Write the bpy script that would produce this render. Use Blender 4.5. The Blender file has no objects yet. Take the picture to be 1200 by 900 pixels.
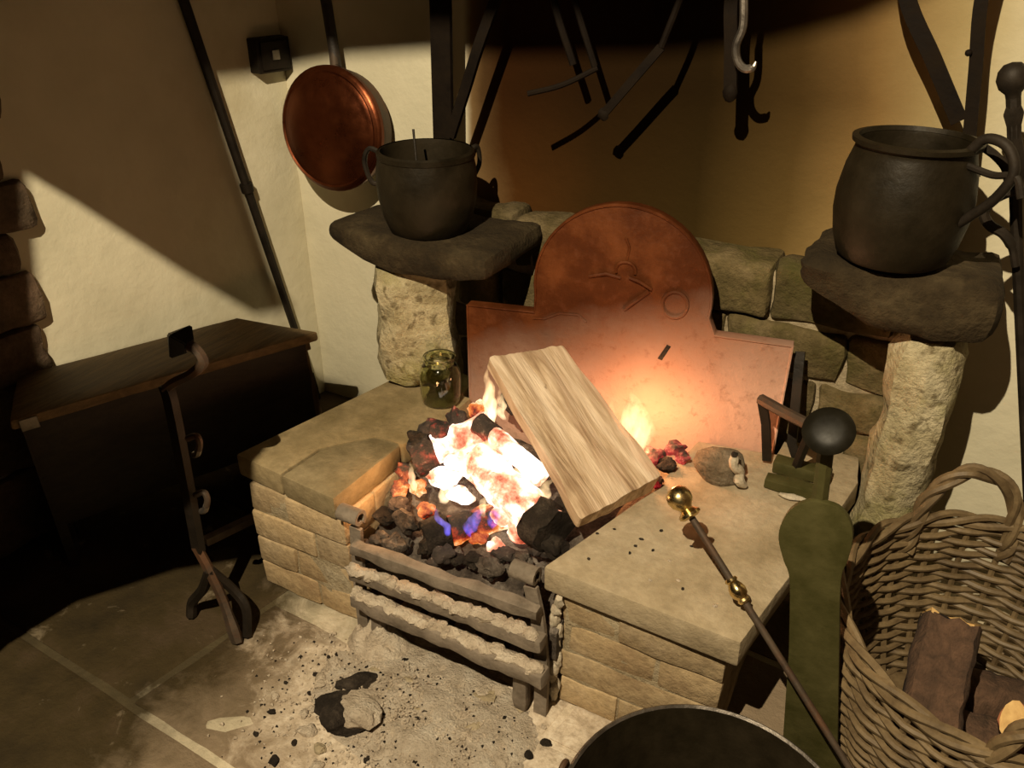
import bpy, bmesh, math, random
from mathutils import Vector, Matrix, noise

# ------------------------------------------------------------------ camera, world, lamp, exposure
F, PITCH, TURN, CAMH = 950.0, math.radians(29.4), math.radians(28.0), 1.4
SC = bpy.context.scene
COL = SC.collection
HEAD = Vector((-math.sin(TURN), math.cos(TURN), 0))
RIGHT = Vector((math.cos(TURN), math.sin(TURN), 0))
ZUP = Vector((0, 0, 1))
FWD = HEAD * math.cos(PITCH) - ZUP * math.sin(PITCH)
UPV = HEAD * math.sin(PITCH) + ZUP * math.cos(PITCH)
CAMP = Vector((0, 0, CAMH))
cam_data = bpy.data.cameras.new('camera')
cam_data.sensor_width = 36
cam_data.lens = F / 1200 * 36
cam_data.clip_start = 0.02
cam = bpy.data.objects.new('camera', cam_data)
COL.objects.link(cam)
cam.matrix_world = Matrix(((RIGHT.x, UPV.x, -FWD.x, CAMP.x), (RIGHT.y, UPV.y, -FWD.y, CAMP.y),
                           (RIGHT.z, UPV.z, -FWD.z, CAMP.z), (0, 0, 0, 1)))
SC.camera = cam
SC.view_settings.view_transform = 'Standard'
SC.view_settings.look = 'None'
SC.view_settings.gamma = 1
SC.view_settings.use_curve_mapping = False
SC.view_settings.exposure = 0.0

world = bpy.data.worlds.new('world')
SC.world = world
world.use_nodes = True
world.node_tree.nodes['Background'].inputs[0].default_value = (0.5, 0.32, 0.20, 1)
world.node_tree.nodes['Background'].inputs[1].default_value = 0.014

LAMP = Vector((-0.40, -0.45, 2.60))


def point_light(name, loc, watt, col, rad):
    d = bpy.data.lights.new(name, 'POINT')
    d.energy, d.color, d.shadow_soft_size = watt, col, rad
    o = bpy.data.objects.new(name, d)
    o.location = loc
    COL.objects.link(o)
    return o


point_light('room_lamp_light', LAMP, 405, (1.0, 0.83, 0.56), 0.010)
point_light('fire_light', (-0.862, 1.125, 0.372), 1.3, (1.0, 0.50, 0.20), 0.04)
point_light('ember_light', (-0.46, 1.46, 0.43), 2.6, (1.0, 0.45, 0.20), 0.04)


# ------------------------------------------------------------------ where a point of the place lies
def ray(x, y):
    return FWD + RIGHT * ((x - 600) / F) - UPV * ((y - 450) / F)


def onz(x, y, Z):
    d = ray(x, y)
    return CAMP + d * ((Z - CAMH) / d.z)


def ony(x, y, Y):
    d = ray(x, y)
    return CAMP + d * (Y / d.y)


# ------------------------------------------------------------------ mesh helpers (all in world coordinates)
def rough_box(lo, hi, r=0.012, amp=0.004, seed=0, res=0.03, freq=14, maxc=16):
    lo, hi = Vector(lo), Vector(hi)
    s = hi - lo
    c = (lo + hi) / 2
    bm = bmesh.new()
    n = [max(2, min(maxc, int(round(s[i] / res)) + 1)) for i in range(3)]
    r = min(r, min(s) * 0.45)
    verts = {}

    def coord(i, k):
        h = s[i] / 2
        if k == 0:
            return -h
        if k == n[i]:
            return h
        # keep lines close to the edges so the rounding shows
        t = (k - 1) / max(1, n[i] - 2)
        return -h + r + t * (s[i] - 2 * r)

    def v(ix, iy, iz):
        key = (ix, iy, iz)
        if key not in verts:
            p = Vector((coord(0, ix), coord(1, iy), coord(2, iz)))
            q = Vector([max(-(s[i] / 2 - r), min(s[i] / 2 - r, p[i])) for i in range(3)])
            d = p - q
            if d.length > 1e-9:
                d.normalize()
                p = q + d * r
            w = p + c
            ns = Vector((seed * 3.17, seed * 1.31, seed * 7.7))
            p = p + d * (noise.noise(w * freq + ns) * amp * 1.6 + noise.noise(w * freq * 3 + ns) * amp * 0.6)
            verts[key] = bm.verts.new(p + c)
        return verts[key]

    for ax in range(3):
        a, b = (ax + 1) % 3, (ax + 2) % 3
        for side in (0, n[ax]):
            for i in range(n[a]):
                for j in range(n[b]):
                    idx = []
                    for (di, dj) in ((0, 0), (1, 0), (1, 1), (0, 1)):
                        k = [0, 0, 0]
                        k[ax], k[a], k[b] = side, i + di, j + dj
                        idx.append(v(*k))
                    if side == 0:
                        idx.reverse()
                    try:
                        bm.faces.new(idx)
                    except ValueError:
                        pass
    return bm


def xform(bm, M):
    bmesh.ops.transform(bm, matrix=M, verts=bm.verts)
    return bm


def warp(bm, fn):
    for v in bm.verts:
        v.co = fn(v.co.copy())
    return bm


def lump(c, size, seed=0, sub=2, amp=0.25, rot=(0, 0, 0), flat=None):
    bm = bmesh.new()
    bmesh.ops.create_icosphere(bm, subdivisions=sub, radius=1)
    ns = Vector((seed * 2.3, seed * 5.1, seed * 0.7))
    R = Matrix.Rotation(rot[2], 3, 'Z') @ Matrix.Rotation(rot[1], 3, 'Y') @ Matrix.Rotation(rot[0], 3, 'X')
    for v in bm.verts:
        p = v.co.copy()
        k = 1 + amp * noise.noise(p * 1.3 + ns) * 1.6 + amp * 0.5 * noise.noise(p * 3.1 + ns)
        p = Vector((p.x * size[0], p.y * size[1], p.z * size[2])) * k
        v.co = R @ p + Vector(c)
    return bm


def lathe(profile, c=(0, 0, 0), seg=32, axis=None, close=False):
    """profile: (r, h) list swept about axis (default +Z) at c"""
    bm = bmesh.new()
    rings = []
    for (r, h) in profile:
        if r < 1e-6:
            rings.append([bm.verts.new((0, 0, h))])
        else:
            rings.append([bm.verts.new((r * math.cos(2 * math.pi * k / seg), r * math.sin(2 * math.pi * k / seg), h)) for k in range(seg)])
    pairs = list(zip(rings[:-1], rings[1:]))
    if close:
        pairs.append((rings[-1], rings[0]))
    for a, b in pairs:
        for k in range(seg):
            k2 = (k + 1) % seg
            if len(a) == 1 and len(b) == 1:
                continue
            if len(a) == 1:
                bm.faces.new((a[0], b[k2], b[k]))
            elif len(b) == 1:
                bm.faces.new((a[k], a[k2], b[0]))
            else:
                bm.faces.new((a[k], a[k2], b[k2], b[k]))
    M = Matrix.Translation(Vector(c))
    if axis is not None:
        M = M @ Vector((0, 0, 1)).rotation_difference(Vector(axis).normalized()).to_matrix().to_4x4()
    xform(bm, M)
    bmesh.ops.recalc_face_normals(bm, faces=bm.faces)
    return bm


def smooth_path(pts, n=8):
    pts = [Vector(p) for p in pts]
    if len(pts) < 3:
        return [pts[0].lerp(pts[-1], i / n) for i in range(n + 1)]
    out = []
    for i in range(len(pts) - 1):
        p0 = pts[i - 1] if i > 0 else pts[i] * 2 - pts[i + 1]
        p1, p2 = pts[i], pts[i + 1]
        p3 = pts[i + 2] if i + 2 < len(pts) else pts[i + 1] * 2 - pts[i]
        for k in range(n):
            t = k / n
            out.append(0.5 * ((2 * p1) + (p2 - p0) * t + (2 * p0 - 5 * p1 + 4 * p2 - p3) * t * t + (3 * p1 - p0 - 3 * p2 + p3) * t ** 3))
    out.append(pts[-1])
    return out


def tube(pts, rad, seg=10, closed=False, flat=1.0, bm=None, upv=None):
    """tube along a path; rad is a number or one per point; flat squashes the cross-section across upv"""
    pts = [Vector(p) for p in pts]
    n = len(pts)
    if not isinstance(rad, (list, tuple)):
        rad = [rad] * n
    own = bm is None
    bm = bm or bmesh.new()
    tang = []
    for i in range(n):
        if closed:
            t = pts[(i + 1) % n] - pts[i - 1]
        else:
            t = pts[min(i + 1, n - 1)] - pts[max(i - 1, 0)]
        tang.append(t.normalized())
    ref = Vector(upv) if upv is not None else (Vector((0, 0, 1)) if abs(tang[0].z) < 0.9 else Vector((1, 0, 0)))
    nrm = (ref - tang[0] * ref.dot(tang[0])).normalized()
    rings = []
    for i in range(n):
        if upv is not None:
            q = Vector(upv) - tang[i] * Vector(upv).dot(tang[i])
            if q.length > 1e-4:
                nrm = q.normalized()
        else:
            nrm = (nrm - tang[i] * nrm.dot(tang[i])).normalized()
        b = tang[i].cross(nrm)
        rings.append([bm.verts.new(pts[i] + nrm * (rad[i] * flat * math.cos(2 * math.pi * k / seg + math.pi / seg)) +
                                   b * (rad[i] * math.sin(2 * math.pi * k / seg + math.pi / seg))) for k in range(seg)])
    m = n if closed else n - 1
    for i in range(m):
        a, c = rings[i], rings[(i + 1) % n]
        for k in range(seg):
            k2 = (k + 1) % seg
            bm.faces.new((a[k], a[k2], c[k2], c[k]))
    if not closed:
        bm.faces.new(list(reversed(rings[0])))
        bm.faces.new(rings[-1])
    if own:
        bmesh.ops.recalc_face_normals(bm, faces=bm.faces)
    return bm


def prism(poly, z0, z1, bevel=0.0, M=None):
    bm = bmesh.new()
    lo = [bm.verts.new((p[0], p[1], z0)) for p in poly]
    hi = [bm.verts.new((p[0], p[1], z1)) for p in poly]
    bm.faces.new(list(reversed(lo)))
    bm.faces.new(hi)
    n = len(poly)
    for i in range(n):
        bm.faces.new((lo[i], lo[(i + 1) % n], hi[(i + 1) % n], hi[i]))
    bmesh.ops.recalc_face_normals(bm, faces=bm.faces)
    if bevel > 0:
        bmesh.ops.bevel(bm, geom=list(bm.edges), offset=bevel, segments=2, profile=0.6, affect='EDGES', clamp_overlap=True)
    if M is not None:
        xform(bm, M)
    return bm


def join(*bms):
    out = bmesh.new()
    for b in bms:
        me = bpy.data.meshes.new('tmp')
        b.to_mesh(me)
        out.from_mesh(me)
        bpy.data.meshes.remove(me)
        b.free()
    return out


# ------------------------------------------------------------------ object helpers
def obj(name, bm, mat, parent=None, origin=None, smooth=True, angle=40):
    me = bpy.data.meshes.new(name)
    if parent is not None:
        org = parent['_o'] if '_o' in parent else (0, 0, 0)
        org = Vector(org)
    elif origin is not None:
        org = Vector(origin)
    else:
        vs = [v.co for v in bm.verts]
        org = Vector(((min(v.x for v in vs) + max(v.x for v in vs)) / 2, (min(v.y for v in vs) + max(v.y for v in vs)) / 2, min(v.z for v in vs)))
    bmesh.ops.translate(bm, verts=bm.verts, vec=-org)
    bm.to_mesh(me)
    bm.free()
    if smooth:
        for p in me.polygons:
            p.use_smooth = True
        try:
            me.set_sharp_from_angle(angle=math.radians(angle))
        except Exception:
            pass
    me.materials.append(mat)
    o = bpy.data.objects.new(name, me)
    COL.objects.link(o)
    if parent is not None:
        o.parent = parent
    else:
        o.location = org
    o['_o'] = tuple(org)
    return o


def tag(o, label, cat=None, group=None, kind=None):
    o['label'] = label
    if cat:
        o['category'] = cat
    if group:
        o['group'] = group
    if kind:
        o['kind'] = kind
    return o


def thing(name, loc, label, cat, group=None):
    o = bpy.data.objects.new(name, None)
    o.empty_display_size = 0.05
    o.location = loc
    COL.objects.link(o)
    o['_o'] = tuple(loc)
    return tag(o, label, cat, group)


def struct(o, label):
    o['label'] = label
    o['kind'] = 'structure'
    return o


# ------------------------------------------------------------------ materials
class NT:
    def __init__(self, name):
        self.m = bpy.data.materials.new(name)
        self.m.use_nodes = True
        self.t = self.m.node_tree
        self.b = self.t.nodes['Principled BSDF']
        self.out = self.t.nodes['Material Output']

    def n(self, kind, **kw):
        nd = self.t.nodes.new(kind)
        for k, v in kw.items():
            setattr(nd, k, v)
        return nd

    def l(self, a, b):
        self.t.links.new(a, b)

    def pos(self, objspace=True, scale=(1, 1, 1)):
        src = self.n('ShaderNodeTexCoord').outputs['Object'] if objspace else self.n('ShaderNodeNewGeometry').outputs['Position']
        mp = self.n('ShaderNodeMapping')
        mp.inputs['Scale'].default_value = scale
        self.l(src, mp.inputs['Vector'])
        return mp.outputs['Vector']

    def noise(self, vec, scale, detail=4, rough=0.55, dist=0.0):
        nd = self.n('ShaderNodeTexNoise')
        nd.inputs['Scale'].default_value = scale
        nd.inputs['Detail'].default_value = detail
        nd.inputs['Roughness'].default_value = rough
        nd.inputs['Distortion'].default_value = dist
        self.l(vec, nd.inputs['Vector'])
        return nd.outputs['Fac']

    def ramp(self, fac, stops, interp='LINEAR'):
        r = self.n('ShaderNodeValToRGB')
        r.color_ramp.interpolation = interp
        e = r.color_ramp.elements
        while len(e) < len(stops):
            e.new(0.5)
        for k, (p, c) in enumerate(stops):
            e[k].position = p
            e[k].color = (c[0], c[1], c[2], 1) if not isinstance(c, (int, float)) else (c, c, c, 1)
        self.l(fac, r.inputs['Fac'])
        return r.outputs['Color']

    def mix(self, fac, a, b, mode='MIX'):
        m = self.n('ShaderNodeMix', data_type='RGBA', blend_type=mode)
        for sock, val in ((m.inputs[0], fac), (m.inputs[6], a), (m.inputs[7], b)):
            if hasattr(val, 'links') or hasattr(val, 'is_output'):
                self.l(val, sock)
            elif isinstance(val, (int, float)):
                sock.default_value = val
            else:
                sock.default_value = (val[0], val[1], val[2], 1)
        return m.outputs[2]

    def math(self, op, a, b=0.0, clamp=False):
        m = self.n('ShaderNodeMath', operation=op, use_clamp=clamp)
        for sock, val in ((m.inputs[0], a), (m.inputs[1], b)):
            if isinstance(val, (int, float)):
                sock.default_value = val
            else:
                self.l(val, sock)
        return m.outputs[0]

    def rnd(self):
        return self.n('ShaderNodeObjectInfo').outputs['Random']

    def bump(self, h, strength, dist=0.01):
        b = self.n('ShaderNodeBump')
        b.inputs['Strength'].default_value = strength
        b.inputs['Distance'].default_value = dist
        self.l(h, b.inputs['Height'])
        self.l(b.outputs['Normal'], self.b.inputs['Normal'])

    def color(self, c):
        self.l(c, self.b.inputs['Base Color'])

    def set(self, **kw):
        for k, v in kw.items():
            self.b.inputs[k.replace('_', ' ')].default_value = v
        return self


def stone_mat(name, a, b, c, scale=9, bump=0.5, rough=0.92, spots=None, vary=0.25, moss=None, dark=0.55):
    m = NT(name)
    v = m.pos(False)
    n1 = m.noise(v, scale, 6, 0.62)
    col = m.ramp(n1, [(0.28, a), (0.5, b), (0.75, c)])
    n2 = m.noise(v, scale * 7, 5, 0.7)
    col = m.mix(m.ramp(n2, [(0.35, 0.0), (0.75, dark)]), col, tuple(x * 0.45 for x in a))
    if spots:
        n3 = m.noise(v, scale * 3.2, 3, 0.5, 0.4)
        col = m.mix(m.ramp(n3, [(0.56, 0.0), (0.66, 0.85)]), col, spots)
    if moss:
        n4 = m.noise(v, scale * 0.7, 5, 0.6)
        col = m.mix(m.ramp(n4, [(0.5, 0.0), (0.68, 0.7)]), col, moss)
    if vary:
        col = m.mix(vary, col, m.ramp(m.rnd(), [(0, (0.35, 0.33, 0.3)), (1, (1.5, 1.4, 1.25))]), 'MULTIPLY')
    m.color(col)
    m.set(Roughness=rough, Specular_IOR_Level=0.2)
    m.bump(m.math('ADD', n2, m.math('MULTIPLY', n1, 1.5)), bump, 0.012)
    return m.m


def metal_mat(name, a, b, rough=0.45, metallic=0.85, scale=18, bump=0.25, rust=None, spec=0.5):
    m = NT(name)
    v = m.pos(False)
    n1 = m.noise(v, scale, 6, 0.65)
    col = m.ramp(n1, [(0.3, a), (0.7, b)])
    if rust:
        n2 = m.noise(v, scale * 0.6, 6, 0.7)
        col = m.mix(m.ramp(n2, [(0.45, 0.0), (0.62, 0.9)]), col, rust)
    m.color(col)
    m.set(Metallic=metallic, Specular_IOR_Level=spec)
    m.l(m.ramp(n1, [(0.3, max(0.05, rough - 0.12)), (0.7, min(1, rough + 0.15))]), m.b.inputs['Roughness'])
    m.bump(m.noise(v, scale * 4, 4, 0.6), bump, 0.004)
    return m.m


def wood_mat(name, dark, light, scale=(1, 1, 1), rough=0.7, wave=0.0, bump=0.3, objspace=True, nscale=6):
    m = NT(name)
    v = m.pos(objspace, scale)
    n1 = m.noise(v, nscale, 8, 0.6, 0.6)
    n2 = m.noise(v, nscale * 5, 6, 0.6)
    col = m.ramp(n1, [(0.3, dark), (0.65, light)])
    col = m.mix(m.ramp(n2, [(0.45, 0.0), (0.75, 0.5)]), col, dark)
    m.color(col)
    m.set(Roughness=rough)
    m.bump(m.math('ADD', n1, n2), bump, 0.006)
    return m.m


# plaster with a soot stain above the hearth
def plaster_mat(name, soot):
    m = NT(name)
    v = m.pos(False)
    n1 = m.noise(v, 2.2, 6, 0.6)
    n2 = m.noise(v, 30, 5, 0.6)
    col = m.ramp(n1, [(0.3, (0.56, 0.52, 0.38)), (0.55, (0.68, 0.63, 0.47)), (0.8, (0.50, 0.44, 0.28))])
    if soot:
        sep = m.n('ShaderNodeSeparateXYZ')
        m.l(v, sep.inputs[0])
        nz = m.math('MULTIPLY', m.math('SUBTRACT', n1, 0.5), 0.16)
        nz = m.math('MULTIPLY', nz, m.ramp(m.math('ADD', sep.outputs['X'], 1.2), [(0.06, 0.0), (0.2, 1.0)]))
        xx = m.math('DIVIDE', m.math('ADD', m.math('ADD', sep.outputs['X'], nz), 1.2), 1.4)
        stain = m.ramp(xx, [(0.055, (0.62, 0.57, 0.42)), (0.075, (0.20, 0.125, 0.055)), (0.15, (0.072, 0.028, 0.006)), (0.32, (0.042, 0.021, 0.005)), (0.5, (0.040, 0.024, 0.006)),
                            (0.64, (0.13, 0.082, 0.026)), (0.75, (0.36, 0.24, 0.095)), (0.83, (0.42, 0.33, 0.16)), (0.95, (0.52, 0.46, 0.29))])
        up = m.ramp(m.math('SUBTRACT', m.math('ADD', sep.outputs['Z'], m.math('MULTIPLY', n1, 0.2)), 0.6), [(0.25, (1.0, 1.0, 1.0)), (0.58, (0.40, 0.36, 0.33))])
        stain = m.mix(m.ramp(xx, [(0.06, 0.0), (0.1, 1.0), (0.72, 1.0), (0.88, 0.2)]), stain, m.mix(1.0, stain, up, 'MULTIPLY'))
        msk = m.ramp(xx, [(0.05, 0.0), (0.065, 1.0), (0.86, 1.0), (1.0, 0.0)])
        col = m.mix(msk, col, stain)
    m.color(col)
    m.set(Roughness=0.95, Specular_IOR_Level=0.08)
    m.bump(m.math('ADD', n2, m.math('MULTIPLY', n1, 3)), 0.25, 0.01)
    return m.m


M = {}
M['plaster'] = plaster_mat('plaster', False)
M['plaster_soot'] = plaster_mat('plaster_soot', True)
M['brick'] = stone_mat('dusty_brick', (0.30, 0.21, 0.12), (0.45, 0.34, 0.20), (0.54, 0.43, 0.29), 7, 0.45, vary=0.35)
M['mortar'] = stone_mat('mortar', (0.28, 0.22, 0.13), (0.42, 0.34, 0.22), (0.52, 0.44, 0.31), 14, 0.6, vary=0)
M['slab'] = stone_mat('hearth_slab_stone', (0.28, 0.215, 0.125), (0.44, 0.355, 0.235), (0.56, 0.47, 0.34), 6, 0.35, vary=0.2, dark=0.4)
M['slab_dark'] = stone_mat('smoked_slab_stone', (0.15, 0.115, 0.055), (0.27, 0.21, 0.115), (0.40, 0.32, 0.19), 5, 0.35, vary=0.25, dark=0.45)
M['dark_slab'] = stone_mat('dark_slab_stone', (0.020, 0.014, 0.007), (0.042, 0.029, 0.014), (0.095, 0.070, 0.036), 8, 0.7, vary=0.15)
M['rubble'] = stone_mat('rubble_stone', (0.075, 0.060, 0.022), (0.15, 0.115, 0.055), (0.27, 0.21, 0.12), 10, 0.7, vary=0.5, moss=(0.085, 0.085, 0.018))
M['pillar'] = stone_mat('pitted_limestone', (0.30, 0.25, 0.13), (0.50, 0.43, 0.27), (0.62, 0.55, 0.38), 9, 0.9, spots=(0.13, 0.10, 0.05), vary=0, moss=(0.24, 0.22, 0.06))
M['jamb_stone'] = stone_mat('jamb_stone', (0.06, 0.045, 0.03), (0.12, 0.085, 0.055), (0.2, 0.13, 0.09), 8, 0.6)
M['iron'] = metal_mat('black_iron', (0.010, 0.008, 0.006), (0.028, 0.020, 0.013), 0.55, 0.25, spec=0.25)
M['pot_iron'] = metal_mat('pot_iron', (0.008, 0.006, 0.003), (0.024, 0.017, 0.008), 0.50, 0.10, 10, 0.35, spec=0.22)
M['rust_iron'] = metal_mat('rusty_iron', (0.05, 0.035, 0.025), (0.10, 0.07, 0.045), 0.65, 0.4, rust=(0.12, 0.055, 0.025))
M['ashy_iron'] = metal_mat('ashy_iron', (0.11, 0.085, 0.06), (0.26, 0.21, 0.16), 0.85, 0.0, 22, 0.6)
M['green_iron'] = metal_mat('dull_shovel_iron', (0.045, 0.042, 0.012), (0.085, 0.075, 0.026), 0.6, 0.15, spec=0.2)
M['hang_iron'] = metal_mat('sooty_iron', (0.006, 0.004, 0.003), (0.014, 0.009, 0.005), 0.75, 0.1, spec=0.1)
M['knob_iron'] = metal_mat('polished_black_iron', (0.006, 0.005, 0.003), (0.012, 0.010, 0.006), 0.42, 0.0, 18, 0.05, spec=0.16)
M['steel'] = metal_mat('worn_steel', (0.16, 0.14, 0.12), (0.35, 0.31, 0.27), 0.38, 0.9)
M['brass'] = metal_mat('old_brass', (0.55, 0.40, 0.17), (0.80, 0.62, 0.32), 0.25, 1.0, 30, 0.08)
M['copper'] = metal_mat('aged_copper', (0.075, 0.018, 0.006), (0.15, 0.040, 0.012), 0.30, 0.85, 9, 0.1)
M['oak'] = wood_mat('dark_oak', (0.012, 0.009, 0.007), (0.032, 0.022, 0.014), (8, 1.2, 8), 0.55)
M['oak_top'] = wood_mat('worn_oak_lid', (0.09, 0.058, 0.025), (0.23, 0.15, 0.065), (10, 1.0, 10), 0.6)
M['wood_end'] = wood_mat('brown_board', (0.07, 0.045, 0.02), (0.16, 0.105, 0.05), (10, 10, 1.5), 0.7)
M['bark'] = wood_mat('bark', (0.045, 0.025, 0.014), (0.13, 0.07, 0.04), (6, 6, 2), 0.9, bump=0.9)
M['cut_wood'] = wood_mat('cut_wood', (0.42, 0.24, 0.08), (0.68, 0.45, 0.18), (4, 4, 4), 0.8)
M['red_wood'] = wood_mat('red_split_wood', (0.20, 0.06, 0.025), (0.42, 0.16, 0.06), (6, 6, 1), 0.8)
M['wicker'] = wood_mat('willow', (0.085, 0.055, 0.026), (0.20, 0.14, 0.07), (5, 5, 5), 0.55, objspace=False, nscale=4, bump=0.15)
M['dust_stone'] = stone_mat('dusty_grey_stone', (0.10, 0.08, 0.05), (0.22, 0.17, 0.11), (0.34, 0.28, 0.2), 22, 0.8, vary=0)
M['bone'] = stone_mat('ashy_white', (0.40, 0.34, 0.24), (0.58, 0.50, 0.38), (0.70, 0.64, 0.52), 30, 0.4, vary=0)


def split_log_mat():
    m = NT('fresh_split_log')
    v = m.pos(True, (2.4, 22, 20))
    n1 = m.noise(v, 1.0, 6, 0.62, 0.8)
    v2 = m.pos(True, (6, 90, 60))
    n2 = m.noise(v2, 1.0, 4, 0.6)
    col = m.ramp(n1, [(0.32, (0.25, 0.15, 0.08)), (0.45, (0.55, 0.40, 0.26)), (0.56, (0.74, 0.58, 0.42)), (0.75, (0.80, 0.66, 0.50))])
    col = m.mix(m.ramp(n2, [(0.42, 0.0), (0.70, 0.6)]), col, (0.34, 0.22, 0.12))
    v3 = m.pos(True, (14, 30, 20))
    col = m.mix(m.ramp(m.noise(v3, 1.0, 3, 0.5), [(0.70, 0.0), (0.76, 0.8)]), col, (0.16, 0.09, 0.045))
    m.color(col)
    m.set(Roughness=0.75)
    m.bump(m.math('ADD', n1, m.math('MULTIPLY', n2, 0.5)), 0.6, 0.012)
    return m.m


M['log'] = split_log_mat()


def fireback_mat():
    m = NT('rusted_fireback_iron')
    v = m.pos(True)
    n1 = m.noise(v, 5, 6, 0.65)
    n2 = m.noise(v, 40, 5, 0.7)
    col = m.ramp(n1, [(0.28, (0.030, 0.007, 0.0015)), (0.5, (0.070, 0.018, 0.004)), (0.72, (0.17, 0.052, 0.015))])
    sep = m.n('ShaderNodeSeparateXYZ')
    m.l(v, sep.inputs[0])
    # firelight painted in: paler towards the foot and right, the crown stays brown
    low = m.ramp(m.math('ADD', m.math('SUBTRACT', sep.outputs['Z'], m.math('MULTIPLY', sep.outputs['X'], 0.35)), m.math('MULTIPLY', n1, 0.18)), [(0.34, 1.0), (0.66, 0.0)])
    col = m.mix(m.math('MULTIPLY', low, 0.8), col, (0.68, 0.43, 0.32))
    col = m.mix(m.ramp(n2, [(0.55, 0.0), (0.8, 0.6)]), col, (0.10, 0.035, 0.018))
    m.color(col)
    m.set(Roughness=0.62, Metallic=0.0, Specular_IOR_Level=0.12)
    m.bump(m.math('ADD', n2, m.math('MULTIPLY', n1, 2)), 0.35, 0.006)
    return m.m


M['fireback'] = fireback_mat()


def floor_mat(name, joint=False):
    m = NT(name)
    v = m.pos(False)
    n1 = m.noise(v, 5, 6, 0.6)
    n2 = m.noise(v, 45, 5, 0.7)
    n3 = m.noise(v, 11, 6, 0.65, 0.5)
    if joint:
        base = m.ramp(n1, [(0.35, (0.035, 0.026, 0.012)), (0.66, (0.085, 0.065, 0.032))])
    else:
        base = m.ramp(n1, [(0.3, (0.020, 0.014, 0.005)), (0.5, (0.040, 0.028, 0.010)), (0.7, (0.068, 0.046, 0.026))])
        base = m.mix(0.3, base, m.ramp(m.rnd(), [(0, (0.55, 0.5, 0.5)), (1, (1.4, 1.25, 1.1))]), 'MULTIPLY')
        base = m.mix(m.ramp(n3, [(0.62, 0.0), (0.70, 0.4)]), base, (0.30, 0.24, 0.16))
    # ash that has spilled out from under the grate
    sep = m.n('ShaderNodeSeparateXYZ')
    m.l(v, sep.inputs[0])
    dx = m.math('DIVIDE', m.math('ADD', sep.outputs['X'], 0.66), 0.44)
    dy = m.math('DIVIDE', m.math('SUBTRACT', sep.outputs['Y'], 0.95), 0.42)
    d = m.math('SQRT', m.math('ADD', m.math('MULTIPLY', dx, dx), m.math('MULTIPLY', dy, dy)))
    d = m.math('ADD', d, m.math('MULTIPLY', m.math('SUBTRACT', n3, 0.5), 1.3))
    ash = m.ramp(n2, [(0.25, (0.30, 0.235, 0.165)), (0.5, (0.60, 0.50, 0.38)), (0.75, (0.80, 0.71, 0.58))])
    # pale hearth dust; its fade leftwards also paints in the dimmer light there
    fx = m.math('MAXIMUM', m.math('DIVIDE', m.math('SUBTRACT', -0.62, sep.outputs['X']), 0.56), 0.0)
    dust_dim = m.math('ADD', fx, m.math('MULTIPLY', m.math('SUBTRACT', n1, 0.5), 0.9))
    dust_dim = m.math('ADD', dust_dim, m.math('MULTIPLY', m.math('SUBTRACT', n3, 0.5), 0.5))
    base = m.mix(m.ramp(dust_dim, [(0.60, 0.9), (1.25, 0.0)] if joint else [(0.60, 0.62), (1.08, 0.0)]), base, (0.60, 0.52, 0.37) if joint else (0.36, 0.27, 0.18))
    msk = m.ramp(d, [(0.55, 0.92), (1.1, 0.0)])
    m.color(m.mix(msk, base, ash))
    m.set(Roughness=0.9, Specular_IOR_Level=0.25)
    m.bump(m.math('ADD', n2, m.math('MULTIPLY', n3, 1.5)), 0.55, 0.01)
    return m.m


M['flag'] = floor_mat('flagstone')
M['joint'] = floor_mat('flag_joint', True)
M['ash'] = stone_mat('wood_ash', (0.48, 0.39, 0.29), (0.70, 0.59, 0.46), (0.85, 0.76, 0.63), 26, 0.9, vary=0.2, dark=0.25)
M['char'] = stone_mat('charcoal', (0.016, 0.012, 0.009), (0.04, 0.03, 0.022), (0.13, 0.10, 0.075), 22, 0.9, vary=0.2)
M['ash_cinder'] = stone_mat('ash_and_cinder', (0.02, 0.015, 0.012), (0.12, 0.095, 0.075), (0.36, 0.31, 0.26), 18, 0.9, vary=0)


def ember_mat(name, lo, hi, strength, char=(0.02, 0.014, 0.011), scale=11, tint=((0.8, 0.05, 0.01), (1.0, 0.28, 0.05), (1.0, 0.72, 0.42)), asht=0.0):
    """burning wood: char and ash outside, glowing where it burns"""
    m = NT(name)
    v = m.pos(False)
    n1 = m.noise(v, scale, 5, 0.6, 0.3)
    n2 = m.noise(v, scale * 5, 4, 0.65)
    col = m.ramp(n2, [(0.3, char), (0.6, tuple(x * 2.4 for x in char)), (0.8, (0.30, 0.25, 0.2))])
    m.color(col)
    heat = m.math('ADD', n1, m.math('MULTIPLY', m.math('SUBTRACT', n2, 0.5), 0.35))
    m.l(m.ramp(heat, [(lo, (0, 0, 0)), (lo + (hi - lo) * 0.3, tint[0]), (lo + (hi - lo) * 0.65, tint[1]), (hi, tint[2])]), m.b.inputs['Emission Color'])
    st = m.ramp(heat, [(lo, 0.0), (hi, 1.0)])
    m.l(m.math('MULTIPLY', st, strength), m.b.inputs['Emission Strength'])
    m.set(Roughness=0.9)
    m.bump(n2, 0.7, 0.01)
    return m.m


M['ember_hot'] = ember_mat('burning_log_hot', 0.30, 0.56, 2.4, tint=((0.85, 0.12, 0.05), (1.0, 0.46, 0.26), (1.0, 0.86, 0.74)), scale=6.5)
M['ember_mid'] = ember_mat('burning_log', 0.42, 0.68, 1.5, scale=8)
M['ember_low'] = ember_mat('smouldering_coal', 0.55, 0.82, 1.2, tint=((0.5, 0.015, 0.01), (0.95, 0.10, 0.05), (1.0, 0.4, 0.2)))
M['ember_red'] = ember_mat('red_coal', 0.40, 0.70, 1.0, tint=((0.45, 0.01, 0.015), (0.9, 0.05, 0.05), (1.0, 0.30, 0.2)), scale=16)


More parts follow.
